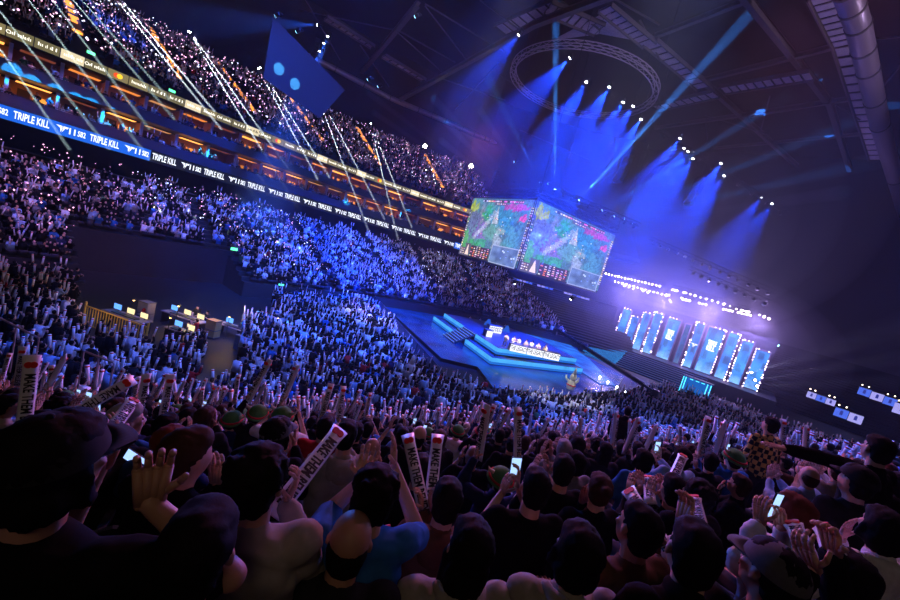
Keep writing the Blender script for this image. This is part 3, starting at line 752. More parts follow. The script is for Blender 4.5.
# lettered desk fronts
cream = mat('cream_cloth', (.72,.62,.45), .9); tabm = mat('table_top', (.05,.05,.07), .4)
letm = emat('desk_letters', (.9,.92,1), 1.3); darktxt = mat('desk_text', (.01,.015,.06), .6); bluel = emat('desk_blue', (.02,.1,.6), 1.)
dirA = (PA-PBc).normalized(); platz = .4+.78+.66
def desk(p, ang, w, text, lab, panels=1, m=letm, h=.8, parent=None, z=platz):
    r = empty('lit_desk', (p.x, p.y, z), ang, lab, 'desk')
    bb = MB(); bb.box((0, .35, h-.03), (w, .8, .06)); bb.build('desk_top', tabm, r)
    for i in range(panels):
        bb = MB(); bb.box(((i+.5)*w/panels-w/2, 0, h/2), (w/panels*.94, .06, h*.94)); o = bb.build('front_panel', m, r)
        if text:
            t = link('lettering', text_mesh(text, darktxt, .004, .01), o); t.location = ((i+.5)*w/panels-w/2, -.04, h/2); t.rotation_euler = (pi/2, 0, 0); s = w/panels/(len(text)*.62); t.scale = (s, h*.8, 1)
    for s in (-1, 1):
        bb = MB(); bb.box((s*w/2*.96, .35, h/2), (.05, .7, h)); bb.build('side_panel', tabm, r)
    return r
P1, P2 = PZ(510, 347, platz+.4).to_2d(), PZ(560, 358, platz+.4).to_2d()
m_ = (P1+P2)/2; dd = (P2-P1)
d1 = desk(m_, atan2(dd.y, dd.x), dd.length, 'THE LEGACY', 'long white lettered desk front facing the camera on the player platform', 3)
P3, P4 = PZ(489, 329, platz+.4).to_2d(), PZ(502, 331, platz+.4).to_2d(); dd = P4-P3
d2 = desk((P3+P4)/2, atan2(dd.y, dd.x), dd.length, 'ODDY', 'white lettered desk front between blue wings at the back of the platform', 2, h=.9)
P3, P4 = PZ(486, 335, platz+.2).to_2d(), PZ(492, 336, platz+.2).to_2d(); dd = P4-P3
d3 = desk((P3+P4)/2, atan2(dd.y, dd.x), dd.length, '', 'small white lit block standing left of the lettered desks', 1, h=.8)
for p_, q_, lab in (((484, 323), (489, 327), 'left'), ((502, 330), (508, 333), 'right')):
    P3, P4 = PZ(*p_, platz+.4).to_2d(), PZ(*q_, platz+.4).to_2d(); dd = P4-P3
    bb = MB(); L = dd.length; bb.add([(-L/2, 0, .2), (L/2, 0, .5), (0, 0, 1.2), (-L/2, .3, .2), (L/2, .3, .5), (0, .3, 1.2)], [(0,1,2), (3,5,4), (0,3,4,1), (1,4,5,2), (2,5,3,0)])
    o = bb.build('wing_panel', bluel, None, ((P3.x+P4.x)/2, (P3.y+P4.y)/2, platz)); o.rotation_euler = (0, 0, atan2(dd.y, dd.x)); tag(o, 'blue lit wing shaped panel %s of the rear lettered desk' % lab, 'panel')

# ------------------------------------------------------------------ main stage
SY = 75.0; SZ = 2.15
ms = empty('main_stage', (-9, 71, 0), label='broad dark main stage with descending blue edged steps before the lit wall', cat='stage')
def loc(bb, nm, m, parent=ms, **k): 
    o = bb.build(nm, m, parent, **k); o.matrix_parent_inverse = Matrix.Translation(-Vector(parent.location)); return o
b = MB(); b.box((-9, 76.5, SZ/2), (26, 11, SZ)); loc(b, 'deck', edge)
b = MB(); sl = MB()
X0, X1 = -15.6, -4.2
for i in range(9):
    z = SZ*(1-(i+1)/10); y = 71-.75*(i+.5); b.box(((X0+X1)/2, y, z/2), (X1-X0, .75, z)); sl.box(((X0+X1)/2, y-.37, z-.02), (X1-X0, .03, .03))
loc(b, 'steps', mat('step_dark', (.02,.03,.07), .35)); loc(sl, 'step_light', emat('stepline', (.03,.12,.5), .8))
b = MB(); b.add([(-20.6, 63.5, .45), (-15.8, 63.5, .45), (-15.8, 71, SZ+.01), (-20.6, 71, SZ+.01)], [(0,1,2,3)]); b.add([(-20.6, 63.5, 0), (-15.8, 63.5, 0), (-15.8, 71, 0), (-20.6, 71, 0)], [(3,2,1,0)])
b.add([(-15.8, 63.5, 0), (-15.8, 63.5, .45), (-15.8, 71, SZ), (-15.8, 71, 0)], [(0,1,2,3)])
rm, nt, o_ = new_mat('ramp_led'); e = nt.nodes.new('ShaderNodeEmission'); br = nt.nodes.new('ShaderNodeTexBrick'); tc = nt.nodes.new('ShaderNodeTexCoord'); br.inputs['Scale'].default_value = 1.1
br.inputs['Color1'].default_value = (.03,.22,.6, 1); br.inputs['Color2'].default_value = (.05,.32,.75, 1); br.inputs['Mortar'].default_value = (.005,.03,.2, 1); br.inputs['Mortar Size'].default_value = .05
nt.links.new(tc.outputs['Object'], br.inputs['Vector']); nt.links.new(br.outputs['Color'], e.inputs[0]); nt.links.new(e.outputs[0], o_.inputs[0])
loc(b, 'ramp', rm)
b = MB(); b.box((-26.5, 70, .7), (11.5, 9, 1.4)); loc(b, 'side_deck', mat('side_deck', (.03,.035,.08), .4))

# tall panels outlined with bulbs
def lerp(a, b_, t): return a+(b_-a)*t
def led_picture(seed, w, h):
    rs = np.random.RandomState(seed); W, H = max(10, int(w*7)), int(h*7)
    u, v = np.meshgrid((np.arange(W)+.5)/W, (np.arange(H)+.5)/H); n = vnoise(W, H, max(2, int(w)), 5, rs); n2 = vnoise(W, H, max(3, int(w*3)), 16, rs)
    im = lerp3((.01,.08,.42), (.05,.3,.85), n); z = np.abs(((u*w*.5+v*2.2+n*.5) % 1)-.5)+np.abs(((u*w*.5-v*2.2) % 1)-.5)
    im = im*(1-.35*(z < .42)[..., None]); a = np.clip((.25-v)*3+n2*.5-.3, 0, 1)[..., None]*.6; im = im*(1-a)+np.array((.35,.65,1))*a
    return im
bulb_me = MB(); bulb_me.smooth = True; bulb_me.ball((0, 0, 0), .095, 8, 5); bulbm = emat('bulb_glow', (1,.7,.98), 14.0); bulb_data = bulb_me.mesh('bulb', bulbm)
pan = [  # bottom-left px, bottom-right px, top z, words
 ((612, 343), (620.5, 346), 8.6), ((622, 346), (630, 347.5), 7.7), ((632, 347.5), (640, 350), 8.9), ((642, 350), (651, 353), 9.4),
 ((655, 357), (668, 361), 9.2), ((672, 363), (678, 365), 9.0), ((681, 367), (690, 370), 9.7), ((693, 371), (710, 376), 9.6), ((713, 377), (724, 381), 9.6), ((727, 382), (739, 386), 9.0), ((742, 387), (757, 391), 8.3)]
names = ['far left', 'second', 'third', 'fourth', 'fifth', 'narrow sixth', 'seventh', 'wide eighth', 'ninth', 'tenth', 'far right']
wall_x = []
for i, (a, c, zt) in enumerate(pan):
    xa, xb = PY(*a, SY).x, PY(*c, SY).x; w = xb-xa; h = zt-SZ; wall_x.append((xa, xb))
    r = empty('stage_screen', ((xa+xb)/2, SY, SZ), 0, '%s tall blue screen panel of the stage wall%s' % (names[i], ', outlined with glowing bulbs' if i not in (4, 5) else ', set back without bulbs'), 'screen')
    M4 = Matrix.Translation((0, -.06, .15)); im = led_picture(30+i, w, h)
    if i in (5,): im = im*.35
    color_grid('display', im, w*.9, h-.3, 1.7, r, M4)
    bb = MB()
    for s in (-1, 1): bb.box((s*(w/2-.02), 0, h/2), (.16, .3, h))
    bb.box((0, 0, h), (w, .3, .18)); bb.box((0, .1, h/2), (w, .1, h)); bb.build('casing', mat('panel_frame', (.12,.1,.2), .5), r)
    if i in (4, 7):
        for k, wd in enumerate(('TRIPLE', 'KILL')):
            t = link('lettering', text_mesh(wd, emat('stage_text', (.9,.95,1), 2.5), .004, .03), r); t.location = (0, -.1, h*.66-k*.85); t.rotation_euler = (pi/2, 0, 0); t.scale = ((w*.62)/(len(wd)*.62), 1.05, 1)
    if i == 6:
        t = link('emblem', wing, r); t.location = (0, -.1, h*.5); t.scale = (.9, 1, .9)
    if i in (4, 5): cols = []
    elif i in (0, 1, 2): cols = [-1]
    elif i == 3: cols = [-1, 1]
    elif i == 6: cols = [-1]
    elif i == 10: cols = [-1, 1]
    else: cols = [1] if i in (7, 8) else [-1]
    for s in cols:
        n = int(h/.4)
        for k in range(n):
            if random.random() < .7: o = link('bulb', bulb_data, r); o.location = (s*(w/2-.02), -.24, .2+(h-.3)*k/(n-1)); o.scale = (random.choice([.55, .7, 1.05]),)*3
    if i not in (5,):
        n = max(2, int(w/.5))
        for k in range(n):
            if random.random() < .8: o = link('bulb', bulb_data, r); o.location = (-w/2+w*(k+.5)/n, -.24, h+.02); o.scale = (random.choice([.55, .75]),)*3
# black header wall behind the panels
b = MB(); b.box((-9.4, SY+.9, 6.2), (23, .3, 8.0)); tag(b.build('backing_drape', mat('drape', (.02,.02,.05), .9)), 'dark backing drape hung behind the tall stage panels', 'drape')
# blue screen box in front of the stage with cyan bars
xa, xb = PY(675, 398, 62).x, PY(707, 404, 62).x
r = empty('screen_box', ((xa+xb)/2, 62, .0), 0, 'low blue box with cyan light bars before the main stage', 'box'); w = xb-xa
bb = MB(); bb.box((0, .6, 1.25), (w, 1.2, 2.5)); bb.build('body', edge, r); bb = MB(); bb.box((0, -.02, 1.3), (w*.94, .04, 2.2)); bb.build('display', emat('box_blue', (.01,.12,.5), 1.0), r)
for x in (-.46, -.38, .33, .44):
    bb = MB(); bb.box((x*w, -.06, 1.3), (.09, .05, 2.1)); bb.build('light_bar', emat('cyan_bar', (.1,.75,1), 2.2), r)
for x in (-.2, 0., .18):
    bb = MB(); bb.box((x*w, -.06, 2.25), (.4, .05, .08)); bb.build('light_bar', emat('cyan_bar', (.1,.75,1), 2.2), r)

# ------------------------------------------------------------------ camera crane, barriers, end tables
tipj, basej = PY(556, 329, 50), PY(642, 388, 46); basej.z = max(basej.z, 2.0)
r = empty('camera_crane', (basej.x, basej.y, 0), 0, 'long black camera crane arm reaching over the stage', 'crane'); ob = Vector((basej.x, basej.y, 0))
bb = MB(); bb.bar(basej-ob, tipj-ob, .26); truss(bb, basej-ob, tipj-ob, .34, .8, .03); bb.build('arm', black, r)
bb = MB(); bb.box(tipj-ob+Vector((0, 0, -.35)), (.55, .5, .8)); bb.tube([tipj-ob+Vector((0, 0, -.6)), tipj-ob+Vector((-.3, -.3, -.9))], .18, 10); bb.build('camera_head', black, r)
bb = MB(); bb.tube([(0, 0, 0), (0, 0, basej.z)], .16, 10); bb.box((0, 0, .15), (1.4, 1.4, .3)); bb.build('pedestal', black, r)
bb = MB(); d_ = (basej-tipj).normalized(); bb.bar(basej-ob, basej-ob+d_*1.4, .22); bb.box(basej-ob+d_*1.5, (.6, .6, .6)); bb.build('counterweight', black, r)

def barrier_proto():
    r = empty('crowd_barrier'); bb = MB(); bb.bar((-1.1, 0, 1.08), (1.1, 0, 1.08), .05); bb.bar((-1.1, 0, .15), (1.1, 0, .15), .05)
    for s in (-1.1, 1.1): bb.bar((s, 0, 0), (s, 0, 1.1), .05)
    bb.build('frame', steel, r); bb = MB()
    for i in range(15): bb.bar((-1+i*.143, 0, .15), (-1+i*.143, 0, 1.08), .02)
    bb.build('upright_bars', steel, r); bb = MB()
    for s in (-.8, .8): bb.bar((s, -.3, .02), (s, .3, .02), .05)
    bb.build('foot', steel, r); return r
bp = barrier_proto()
line = [Vector(p) for p in ((-39.6, 36.6, 0), (-17.5, 24.2, 0))]
L = (line[1]-line[0]).length; n = int(L/2.3); a_ = atan2((line[1]-line[0]).y, (line[1]-line[0]).x)
for i in range(n):
    o = bp if i == 0 else copy_tree(bp); p = line[0].lerp(line[1], (i+.5)/n); o.location = p; o.rotation_euler = (0, 0, a_)
    tag(o, 'steel crowd barrier along the dark stage edge, number %d from the far left corner' % (i+1), 'barrier', 'barriers between seats and stage')

# tables at the far end
far_s = .36
def on_far(px, py):
    d = ray(px, py); t = (EYE.z-far_s*(EYE.y-84)-.6)/(far_s*d.y-d.z); return EYE+d*t
b = MB(); pts = []
for i in range(26): pts += [(84+i*1.1, i*1.1*far_s), (84+(i+1)*1.1, i*1.1*far_s)]
vs = []; 
for x in (-34, 60): vs += [(x, y, z) for y, z in pts]
n = len(pts); b.add(vs, [(j, n+j, n+j+1, j+1) for j in range(n-1)]); b.build('floor_far_tier', mat('black_cover', (.003,.003,.004), 1, spec=0), kind='structure')
deskw = emat('desk_white', (.42,.4,.95), .95); deskb = emat('desk_bluefront', (.08,.16,.85), 1.0); logo = emat('desk_mark', (.03,.04,.3), 1)
fd = 0
for (a, c, n, m) in (((513, 279.5), (532, 285), 3, deskb), ((537, 285.5), (553, 290), 2, deskw), ((530, 296), (551, 301), 3, deskb), ((564, 292), (589.5, 299.5), 3, deskw),
                  ((807, 393), (836, 403.5), 3, deskw), ((834, 411), (863, 422), 2, deskb), ((858, 390), (898, 405), 3, deskb), ((893, 407), (912, 416), 1, deskw)):
    p, q = on_far(*a), on_far(*c); q.y = p.y+(q.y-p.y)*.2; L = (q-p).length
    for i in range(n):
        s = p.lerp(q, (i+.5)/n); h = min(3.2, L/n*.8); r = empty('lit_desk', (s.x, s.y, s.z-.6), atan2((q-p).y, (q-p).x)); w = L/n*.95
        mm = m if i % 2 == 0 else (deskw if m is deskb else deskb); fd += 1
        bb = MB(); bb.box((0, 0, h/2), (w, .08, h)); bb.build('front_panel', mm, r); bb = MB(); bb.box((0, .45, h), (w, .95, .06)); bb.build('desk_top', tabm, r)
        bb = MB(); bb.box((0, -.06, h*.5), (w*.22, .03, h*.4)); bb.tube([(-.0, -.07, h*.72), (0, -.09, h*.72)], w*.1, 8); bb.build('emblem', logo, r)
        if a[0] > 700 and i % 2 == 0:
            for lx in (-.3, .25):
                lp_ = empty('table_lamp', (s.x+lx*w, s.y+.5, s.z-.6+h+.03), 0, 'small warm glowing lamp standing on a far lit desk at the right', 'lamp', 'warm lamps on the far desks')
                bb = MB(); bb.tube([(0, 0, 0), (0, 0, .3)], .03, 6); bb.tube([(0, 0, 0), (0, 0, .03)], .12, 10); bb.build('base', black, lp_); bb = MB(); bb.ball((0, 0, .4), .1, 8, 6); bb.build('bulb', emat('desk_bulb', (1,.8,.55), 6), lp_)
        tag(r, '%s fronted lit desk on the dark far end tier, table %d counted from the left' % ('blue' if mm is deskb else 'pale', fd), 'desk', 'lit tables on the far tier')

# ------------------------------------------------------------------ control area in the recess
ylamp = emat('work_lamp', (1,.62,.12), 14.0)
f0, f1 = PZ(84, 316, .6), PZ(146, 338, .6); f0.z = f1.z = 0
n = 3; a_ = atan2((f1-f0).y, (f1-f0).x); yel = mat('rail_yellow_lit', (.65,.42,.05), .5)  # yellow lamp light is put into the rail colour
r = empty('rail_fence', f0, a_, 'yellow lit metal rail fence at the near edge of the control area', 'fence'); L = (f1-f0).length
bb = MB(); bb.bar((0, 0, 1.25), (L, 0, 1.25), .06); bb.bar((0, 0, .15), (L, 0, .15), .05); bb.build('rail', yel, r); bb = MB()
for i in range(24): bb.bar((L*i/23, 0, .15), (L*i/23, 0, 1.25), .035)
bb.build('upright_bars', yel, r)
for s in (0, L):
    bb = MB(); bb.bar((s, 0, 0), (s, 0, 1.5), .08); bb.build('post', yel, r)
cd = (f1-f0).normalized(); cn = Vector((-cd.y, cd.x, 0)); cn = cn if cn.x < 0 else -cn
woodm = mat('desk_board', (.25,.2,.2), .6); scr = emat('monitor_glow', (.9,.75,.4), 1.4); scrg = emat('monitor_green', (.1,.8,.3), 1.5); scrb = emat('monitor_blue', (.1,.3,.9), 2)
def control_desk(k, p, w, lab, m, ang=a_):
    r = empty('control_desk', p, ang, lab, 'desk')
    bb = MB(); bb.box((0, 0, .78), (w, .8, .06)); bb.build('desk_top', woodm, r)
    for sx in (-1, 1):
        bb = MB(); bb.box((sx*w*.46, 0, .39), (.06, .7, .78)); bb.build('leg', black, r)
    n = max(1, int(w/.9))
    for i in range(n):
        bb = MB(); bb.box((-w/2+w*(i+.5)/n, .2, 1.08), (.6, .05, .38)); bb.box((-w/2+w*(i+.5)/n, .24, .88), (.06, .05, .2)); o = bb.build('monitor', black, r)
        bb = MB(); bb.box((-w/2+w*(i+.5)/n, .17, 1.08), (.55, .01, .33)); bb.build('monitor_screen', m if i % 3 else scrb, o)
    bb = MB(); bb.box((0, -.15, .84), (w*.6, .3, .06)); bb.build('console', black, r); return r
ctr = [control_desk(0, f0+cd*1.2+cn*1.6, 3.0, 'long pale topped control desk just behind the yellow lit rail fence', scr), control_desk(1, f0+cd*4.6+cn*2.2, 1.8, 'short control desk right of the long one behind the rail fence', scr),
       control_desk(2, f0+cd*2.5+cn*4.6, 3.2, 'control desk with warm screens in the middle of the pit', scr), control_desk(3, f0+cd*5.5+cn*5.8, 2.4, 'control desk with green screens beside the orange case', scrg),
       control_desk(4, f0+cd*6+cn*9.5, 3.6, 'rearmost control desk below the pit back wall', scrb)]
for k, (a, c, h, lab) in enumerate(((.8, 3.2, 1.4, 'tall grey equipment case on the left of the control pit'), (4.9, 4.5, 1.2, 'orange lit equipment case in the middle of the control pit'), (7.6, 4.0, 1.0, 'low dark equipment case at the right of the pit'))):
    p = f0+cd*a+cn*c; r = empty('equipment_case', p, a_, lab, 'case')
    bb = MB(); bb.box((0, 0, h/2+.08), (.75, .6, h)); bb.build('body', mat('case_%d' % k, ((.2,.18,.2), (.6,.3,.08), (.1,.1,.1))[k], .5), r); bb = MB()
    for z in (.12, h*.5, h+.05): bb.box((0, -.005, z), (.78, .63, .04))
    bb.build('metal_edging', steel, r)
for k, (a, c) in enumerate(((2.4, 4.0), (5.4, 5.2), (.6, 2.4), (7.0, 8.5), (4.2, 1.6))):
    p = f0+cd*a+cn*c; r = empty('work_lamp', p, 0, 'small yellow work lamp on a stand in the control pit, number %d from the fence' % (k+1), 'lamp', 'work lamps in the pit')
    bb = MB(); bb.tube([(0, 0, 0), (0, 0, 1.7)], .02, 6); bb.tube([(0, 0, 0), (0, 0, .03)], .18, 12); bb.build('pole', black, r)
    bb = MB(); bb.tube([(0, 0, 1.6), (0, 0, 1.74)], [.14, .05], 12); bb.build('shade', black, r)
    bb = MB(); bb.ball((0, 0, 1.6), .07, 8, 6); bb.build('bulb', ylamp, r)
b = MB(); q = f0+cd*3+cn*7; 
tw0 = PX(190, 262, -46)
# exit signs on the tunnel mouths
gsign = emat('exit_green', (.1,.9,.35), 3.0)
for k, (px, py, x) in enumerate(((234, 249, -40.8), (281, 285, -40.8), (91, 53, -57.8), (172, 91, -57.8))):
    p = PX(px, py, x); r = empty('exit_sign', p, radians(90), 'small green lit exit sign, number %d counted from the arena floor' % (k+1), 'sign', 'green exit signs')
    bb = MB(); bb.box((0, 0, 0), (.7, .08, .34)); bb.build('casing', black, r); bb = MB(); bb.box((0, -.05, 0), (.62, .02, .26)); bb.build('display', gsign, r)
# ------------------------------------------------------------------ roof structure
ZR = 42.0
def beam(a, c, w, h, lab, m=steel, z=ZR, cat='beam', nm='roof_beam'):
    p, q = PZ(*a, z), PZ(*c, z); bb = MB(); bb.bar(p, q, w, h)
    # flanges
    bb.bar(p+Vector((0, 0, h/2)), q+Vector((0, 0, h/2)), w*1.7, .06); bb.bar(p-Vector((0, 0, h/2)), q-Vector((0, 0, h/2)), w*1.7, .06)
    return tag(bb.build(nm, m), lab, cat)
beam((735, -15), (796, 60), .35, .7, 'steel roof beam running down from the top edge, left of the big pipe')
beam((792, 55), (829, 103), .35, .7, 'steel roof beam continuing towards the bent corner above the stage')
beam((829, 100), (850, 170), .35, .7, 'steel roof beam bending downwards beside the big pipe')
beam((700, 78), (797, 166), .35, .6, 'long diagonal roof beam ending above the stage haze')
beam((655, 36), (752, -2), .3, .5, 'cross beam at the top between catwalk and roof edge')
beam((700, 81), (852, 42), .3, .5, 'cross beam through the first roof crossing')
beam((655, 128), (868, 96), .3, .5, 'cross beam through the second roof crossing')
beam((715, 148), (862, 134), .22, .4, 'thin lowest cross beam above the spotlight row')
beam((418, 4), (362, 72), .4, .6, 'steel beam slanting left in the dark centre of the roof', z=40)
beam((535, 24), (400, 100), .4, .7, 'steel beam slanting down left above the hanging screen', z=40)
beam((620, -8), (535, 24), .4, .7, 'steel beam reaching the top edge above the ring truss', z=40)
braces = [((425, 4), (505, 52)), ((425, 6), (468, 62)), ((397, 30), (455, 62)), ((397, 32), (442, 72)), ((300, 10), (395, 30)), ((705, 115), (770, 135)), ((770, 96), (760, 133)), ((745, 118), (830, 103)), ((835, 104), (860, 120)), ((395, 95), (360, 45)), ((640, 20), (660, 60)), ((480, 0), (520, 30)), ((440, 78), (505, 100)), ((455, 110), (500, 62)), ((706, 122), (707, 140)),
          ((300, -10), (340, 60)), ((520, 130), (590, 160)), ((560, 0), (600, 30)), ((590, -15), (660, 25)), ((500, 75), (560, 115)), ((868, 40), (905, 36)), ((880, 90), (905, 60))]
for i, (a, c) in enumerate(braces):
    bb = MB(); bb.bar(PZ(*a, 43), PZ(*c, 40.5), .16); tag(bb.build('roof_brace', steel), 'thin diagonal roof brace rod, number %d from the left side' % (i+1), 'brace', 'thin roof braces')
def catwalk(a, c, w, n, lab, z=ZR, lit=steelp):
    """two rails with flat panels between them, like a ladder"""
    p, q = PZ(*a, z), PZ(*c, z); d = (q-p).normalized(); s = Vector((-d.y, d.x, 0)); r = empty('catwalk', p, 0, lab, 'catwalk')
    bb = MB(); bb.bar(s*w/2, q-p+s*w/2, .14, .5); bb.bar(-s*w/2, q-p-s*w/2, .14, .5); bb.build('rail', steel, r)
    L = (q-p).length; k = MB()
    for i in range(n):
        c0 = d*L*(i+.5)/n; k.box(c0, (L/n*.72, w*.86, .08), atan2(d.y, d.x))
    k.build('floor_panel', lit, r); k = MB()
    for i in range(n+1): k.bar(d*L*i/n-s*w/2+Vector((0, 0, .1)), d*L*i/n+s*w/2+Vector((0, 0, .1)), .09)
    k.build('cross_bars', steel, r); return r
catwalk((605, 8), (650, 45), 1.9, 8, 'panelled catwalk left of the ring truss at the top', 41)
catwalk((650, 42), (704, 88), 1.9, 9, 'panelled catwalk running down right beside the ring truss', 41)
catwalk((825, -5), (848, 45), 2.4, 8, 'upper panelled catwalk hugging the big roof pipe', 41)
catwalk((848, 45), (880, 160), 2.4, 16, 'lower panelled catwalk hugging the big roof pipe', 41)
catwalk((722, 90), (812, 75), 2.1, 10, 'bright panelled duct between the two roof crossings', 41)
catwalk((655, 108), (716, 94), 2.0, 8, 'narrow panelled duct left of the brighter duct', 41)
catwalk((326, 18), (373, 47), 1.6, 7, 'panelled catwalk above the blue cone at upper left', 41)
catwalk((384, 56), (424, 80), 1.6, 6, 'second panelled catwalk at upper left in shadow', 41)
catwalk((548, 8), (600, 30), 2.6, 7, 'panelled catwalk crossed by the tall vertical beam', 41)
catwalk((500, 30), (560, 5), 2.4, 7, 'shadowed panelled catwalk left of the vertical beam', 41.5)
# metal sheet field beside the catwalk
bb = MB(); pts = [PZ(*q, 43) for q in ((555, 40), (608, 12), (632, 40), (600, 34))]; bb.add(pts, [(0, 1, 2, 3)]); bb.add([p+Vector((0, 0, .2)) for p in pts], [(3, 2, 1, 0)]); tag(bb.build('roof_sheet', steelp), 'corrugated metal roof sheet above the ring truss', 'sheet')
# big round pipes
def pipe(pts, r_, lab, z):
    P = [PZ(*q, z) for q in pts]; rr = empty('roof_pipe', P[0], 0, lab, 'pipe'); bb = MB(); bb.smooth = True; bb.tube([p-P[0] for p in P], r_, 20); bb.build('tube', mat('pipe_metal', (.28,.24,.32), .4, .4), rr)
    bb = MB()
    for i in range(len(P)-1):
        for f in (.0, .5): 
            q = P[i].lerp(P[i+1], f)-P[0]; d = (P[i+1]-P[i]).normalized(); bb.tube([q-d*.12, q+d*.12], r_*1.07, 20)
    bb.build('collar', steel, rr)
pipe([(846, -10), (858, 25), (868, 70), (880, 125), (905, 215)], .85, 'thick round roof pipe at the upper right edge', 38)
pipe([(250, 34), (300, 52), (335, 69), (390, 98), (445, 121), (520, 154), (600, 190)], .55, 'long round pipe crossing the dark roof behind the beams', 40)
# ring truss
rc = Vector((-30, 55.5, 38)); rr = empty('ring_truss', rc, 0, 'round lighting truss hanging above the screen', 'truss'); bb = MB(); N = 48
for R_, z in ((10.6, 0), (9.9, 0), (10.6, .7), (9.9, .7)): bb.tube([(R_*cos(2*pi*i/N), R_*sin(2*pi*i/N), z) for i in range(N+1)], .07, 6, cap=False)
bb.build('chord', steelp, rr); bb = MB()
for i in range(N):
    a, c = 2*pi*i/N, 2*pi*(i+1)/N
    for (r0, z0, r1, z1) in ((10.6, 0, 9.9, 0), (9.9, 0, 9.9, .7), (10.6, .7, 10.6, 0), (9.9, .7, 10.6, .7)): bb.bar((r0*cos(a), r0*sin(a), z0), (r1*cos(c), r1*sin(c), z1), .05)
bb.build('lacing', steelp, rr)
bb = MB()
for i in range(6):
    a = i*pi/3; bb.bar((10.2*cos(a), 10.2*sin(a), .7), (10.2*cos(a), 10.2*sin(a), 12), .05)
bb.build('hanging_cable', black, rr)
# hung black banner with two light pools
bn = [PX(px, py, -44) for px, py in ((273, 17), (263, 78), (320, 118), (345, 90))]
bb = MB(); bb.add([p for p in bn]+[p+Vector((-.15, 0, 0)) for p in bn], [(0,1,2,3), (7,6,5,4), (0,4,5,1), (1,5,6,2), (2,6,7,3), (3,7,4,0)])
tag(bb.build('hung_banner', mat('banner_cloth', (.02,.022,.03), .7)), 'dark slanted banner hung from the roof with two pale blue light pools', 'banner')
# speaker columns
def speakers(px, py, y, n, lab, rot=0):
    p = PY(px, py, y); r = empty('speaker_array', p, rot, lab, 'speaker', 'hanging speaker columns')
    for i in range(n):
        a = i*.06; bb = MB(); bb.box((0, -.5*a*i*.5, -i*.62), (1.5, .8, .56), Matrix.Rotation(-a, 3, 'X')); o = bb.build('cabinet', black, r)
        bb = MB(); bb.box((0, -.5*a*i*.5-.42, -i*.62), (1.3, .04, .46), Matrix.Rotation(-a, 3, 'X')); bb.build('grille', mat('grille', (.04,.04,.05), .8), o)
    bb = MB(); bb.bar((0, 0, .3), (0, 0, 46-p.z), .06); bb.box((0, 0, .36), (1.6, .9, .08)); bb.build('hanging_frame', black, r)
for i, (px, py, y, n) in enumerate(((318, 42, 40, 11), (330, 35, 46, 9), (423, 150, 62, 8), (455, 158, 70, 8), (466, 165, 76, 8), (497, 172, 80, 8), (628, 158, 66, 7), (700, 180, 80, 8))):
    speakers(px, py, y, n, 'black hanging speaker column, number %d from the left' % (i+1), radians(-30))
# ------------------------------------------------------------------ props held in hands
white_pl = mat('clapper_plastic', (.8,.8,.84), .35, spec=.5); redm = mat('clapper_red', (.85,.03,.015), .5); inkm = mat('clapper_ink', (.01,.01,.015), .6)
def clapper_mesh():
    m = MB(); m.smooth = True; n = 12; K = 9; vs = []
    for k in range(K):
        f = k/(K-1); z = -.3+.6*f; e = min(1, min(f, 1-f)*7+.12)
        rx, ry = .041+.008*(1-e), .034*e+.003
        for i in range(n): vs.append((rx*cos(2*pi*i/n), ry*sin(2*pi*i/n), z))
    m.add(vs, [(k*n+i, k*n+(i+1) % n, (k+1)*n+(i+1) % n, (k+1)*n+i) for k in range(K-1) for i in range(n)]+[tuple(range(n-1, -1, -1)), tuple((K-1)*n+i for i in range(n))])
    return m.mesh('clapper_tube', white_pl)
cl_me = clapper_mesh()
lm = MB()
for s in (-1, 1):
    for dx in (-.013, .013): lm.tube([(dx, s*.030, .235), (dx, s*.0395, .235)], .021, 14)
logo_me = lm.mesh('clapper_mark', redm)
tx = text_mesh('MAKE THEM BELIEVE', inkm, .002, .02, 1)
def letter_mesh():
    bm = bmesh.new()
    for s in (-1, 1):
        b2 = bmesh.new(); b2.from_mesh(tx)
        M = Matrix.Translation((0, s*.0365, -.045)) @ Matrix.Rotation(0 if s < 0 else pi, 4, 'Z') @ Matrix.Rotation(pi/2, 4, 'X') @ Matrix.Rotation(-pi/2, 4, 'Z') @ Matrix.Diagonal((.0485, .075, 1, 1))
        b2.transform(M); t = bpy.data.meshes.new('t'); b2.to_mesh(t); b2.free(); bm.from_mesh(t); bpy.data.meshes.remove(t)
    me = bpy.data.meshes.new('clapper_lettering'); bm.to_mesh(me); bm.free(); me.materials.append(inkm); return me
let_me = letter_mesh()
NCL = [0]
def clapper(M, label, group='inflatable clappers in the near rows'):
    r = link('clapper', cl_me); r.matrix_world = M
    link('printed_mark', logo_me, r); link('lettering', let_me, r); tag(r, label, 'clapper', group); NCL[0] += 1; return r
pb = MB(); pb.box((0, 0, 0), (.075, .009, .155)); phone_me = pb.mesh('phone_case', PHONEM)
ps = MB(); ps.box((0, -.0055, 0), (.068, .002, .145)); pscr_me = ps.mesh('phone_display', PHONES)
pt = MB(); pt.ball((-.02, .007, .058), .007, 8, 5); ptor_me = pt.mesh('phone_torch', emat('torch', (1,.92,.95), 160))
pl = MB()
for z in (.06, .036): pl.tube([(.018, .0045, z), (.018, .007, z)], .009, 8)
plens_me = pl.mesh('phone_lens', mat('lens_glass', (.02,.02,.03), .1))
def phone(M, label, torch=False):
    r = link('phone', phone_me); r.matrix_world = M; link('display', pscr_me, r); link('camera_lens', plens_me, r)
    if torch: link('torch_light', ptor_me, r)
    return tag(r, label, 'phone', 'phones held up in the near rows')

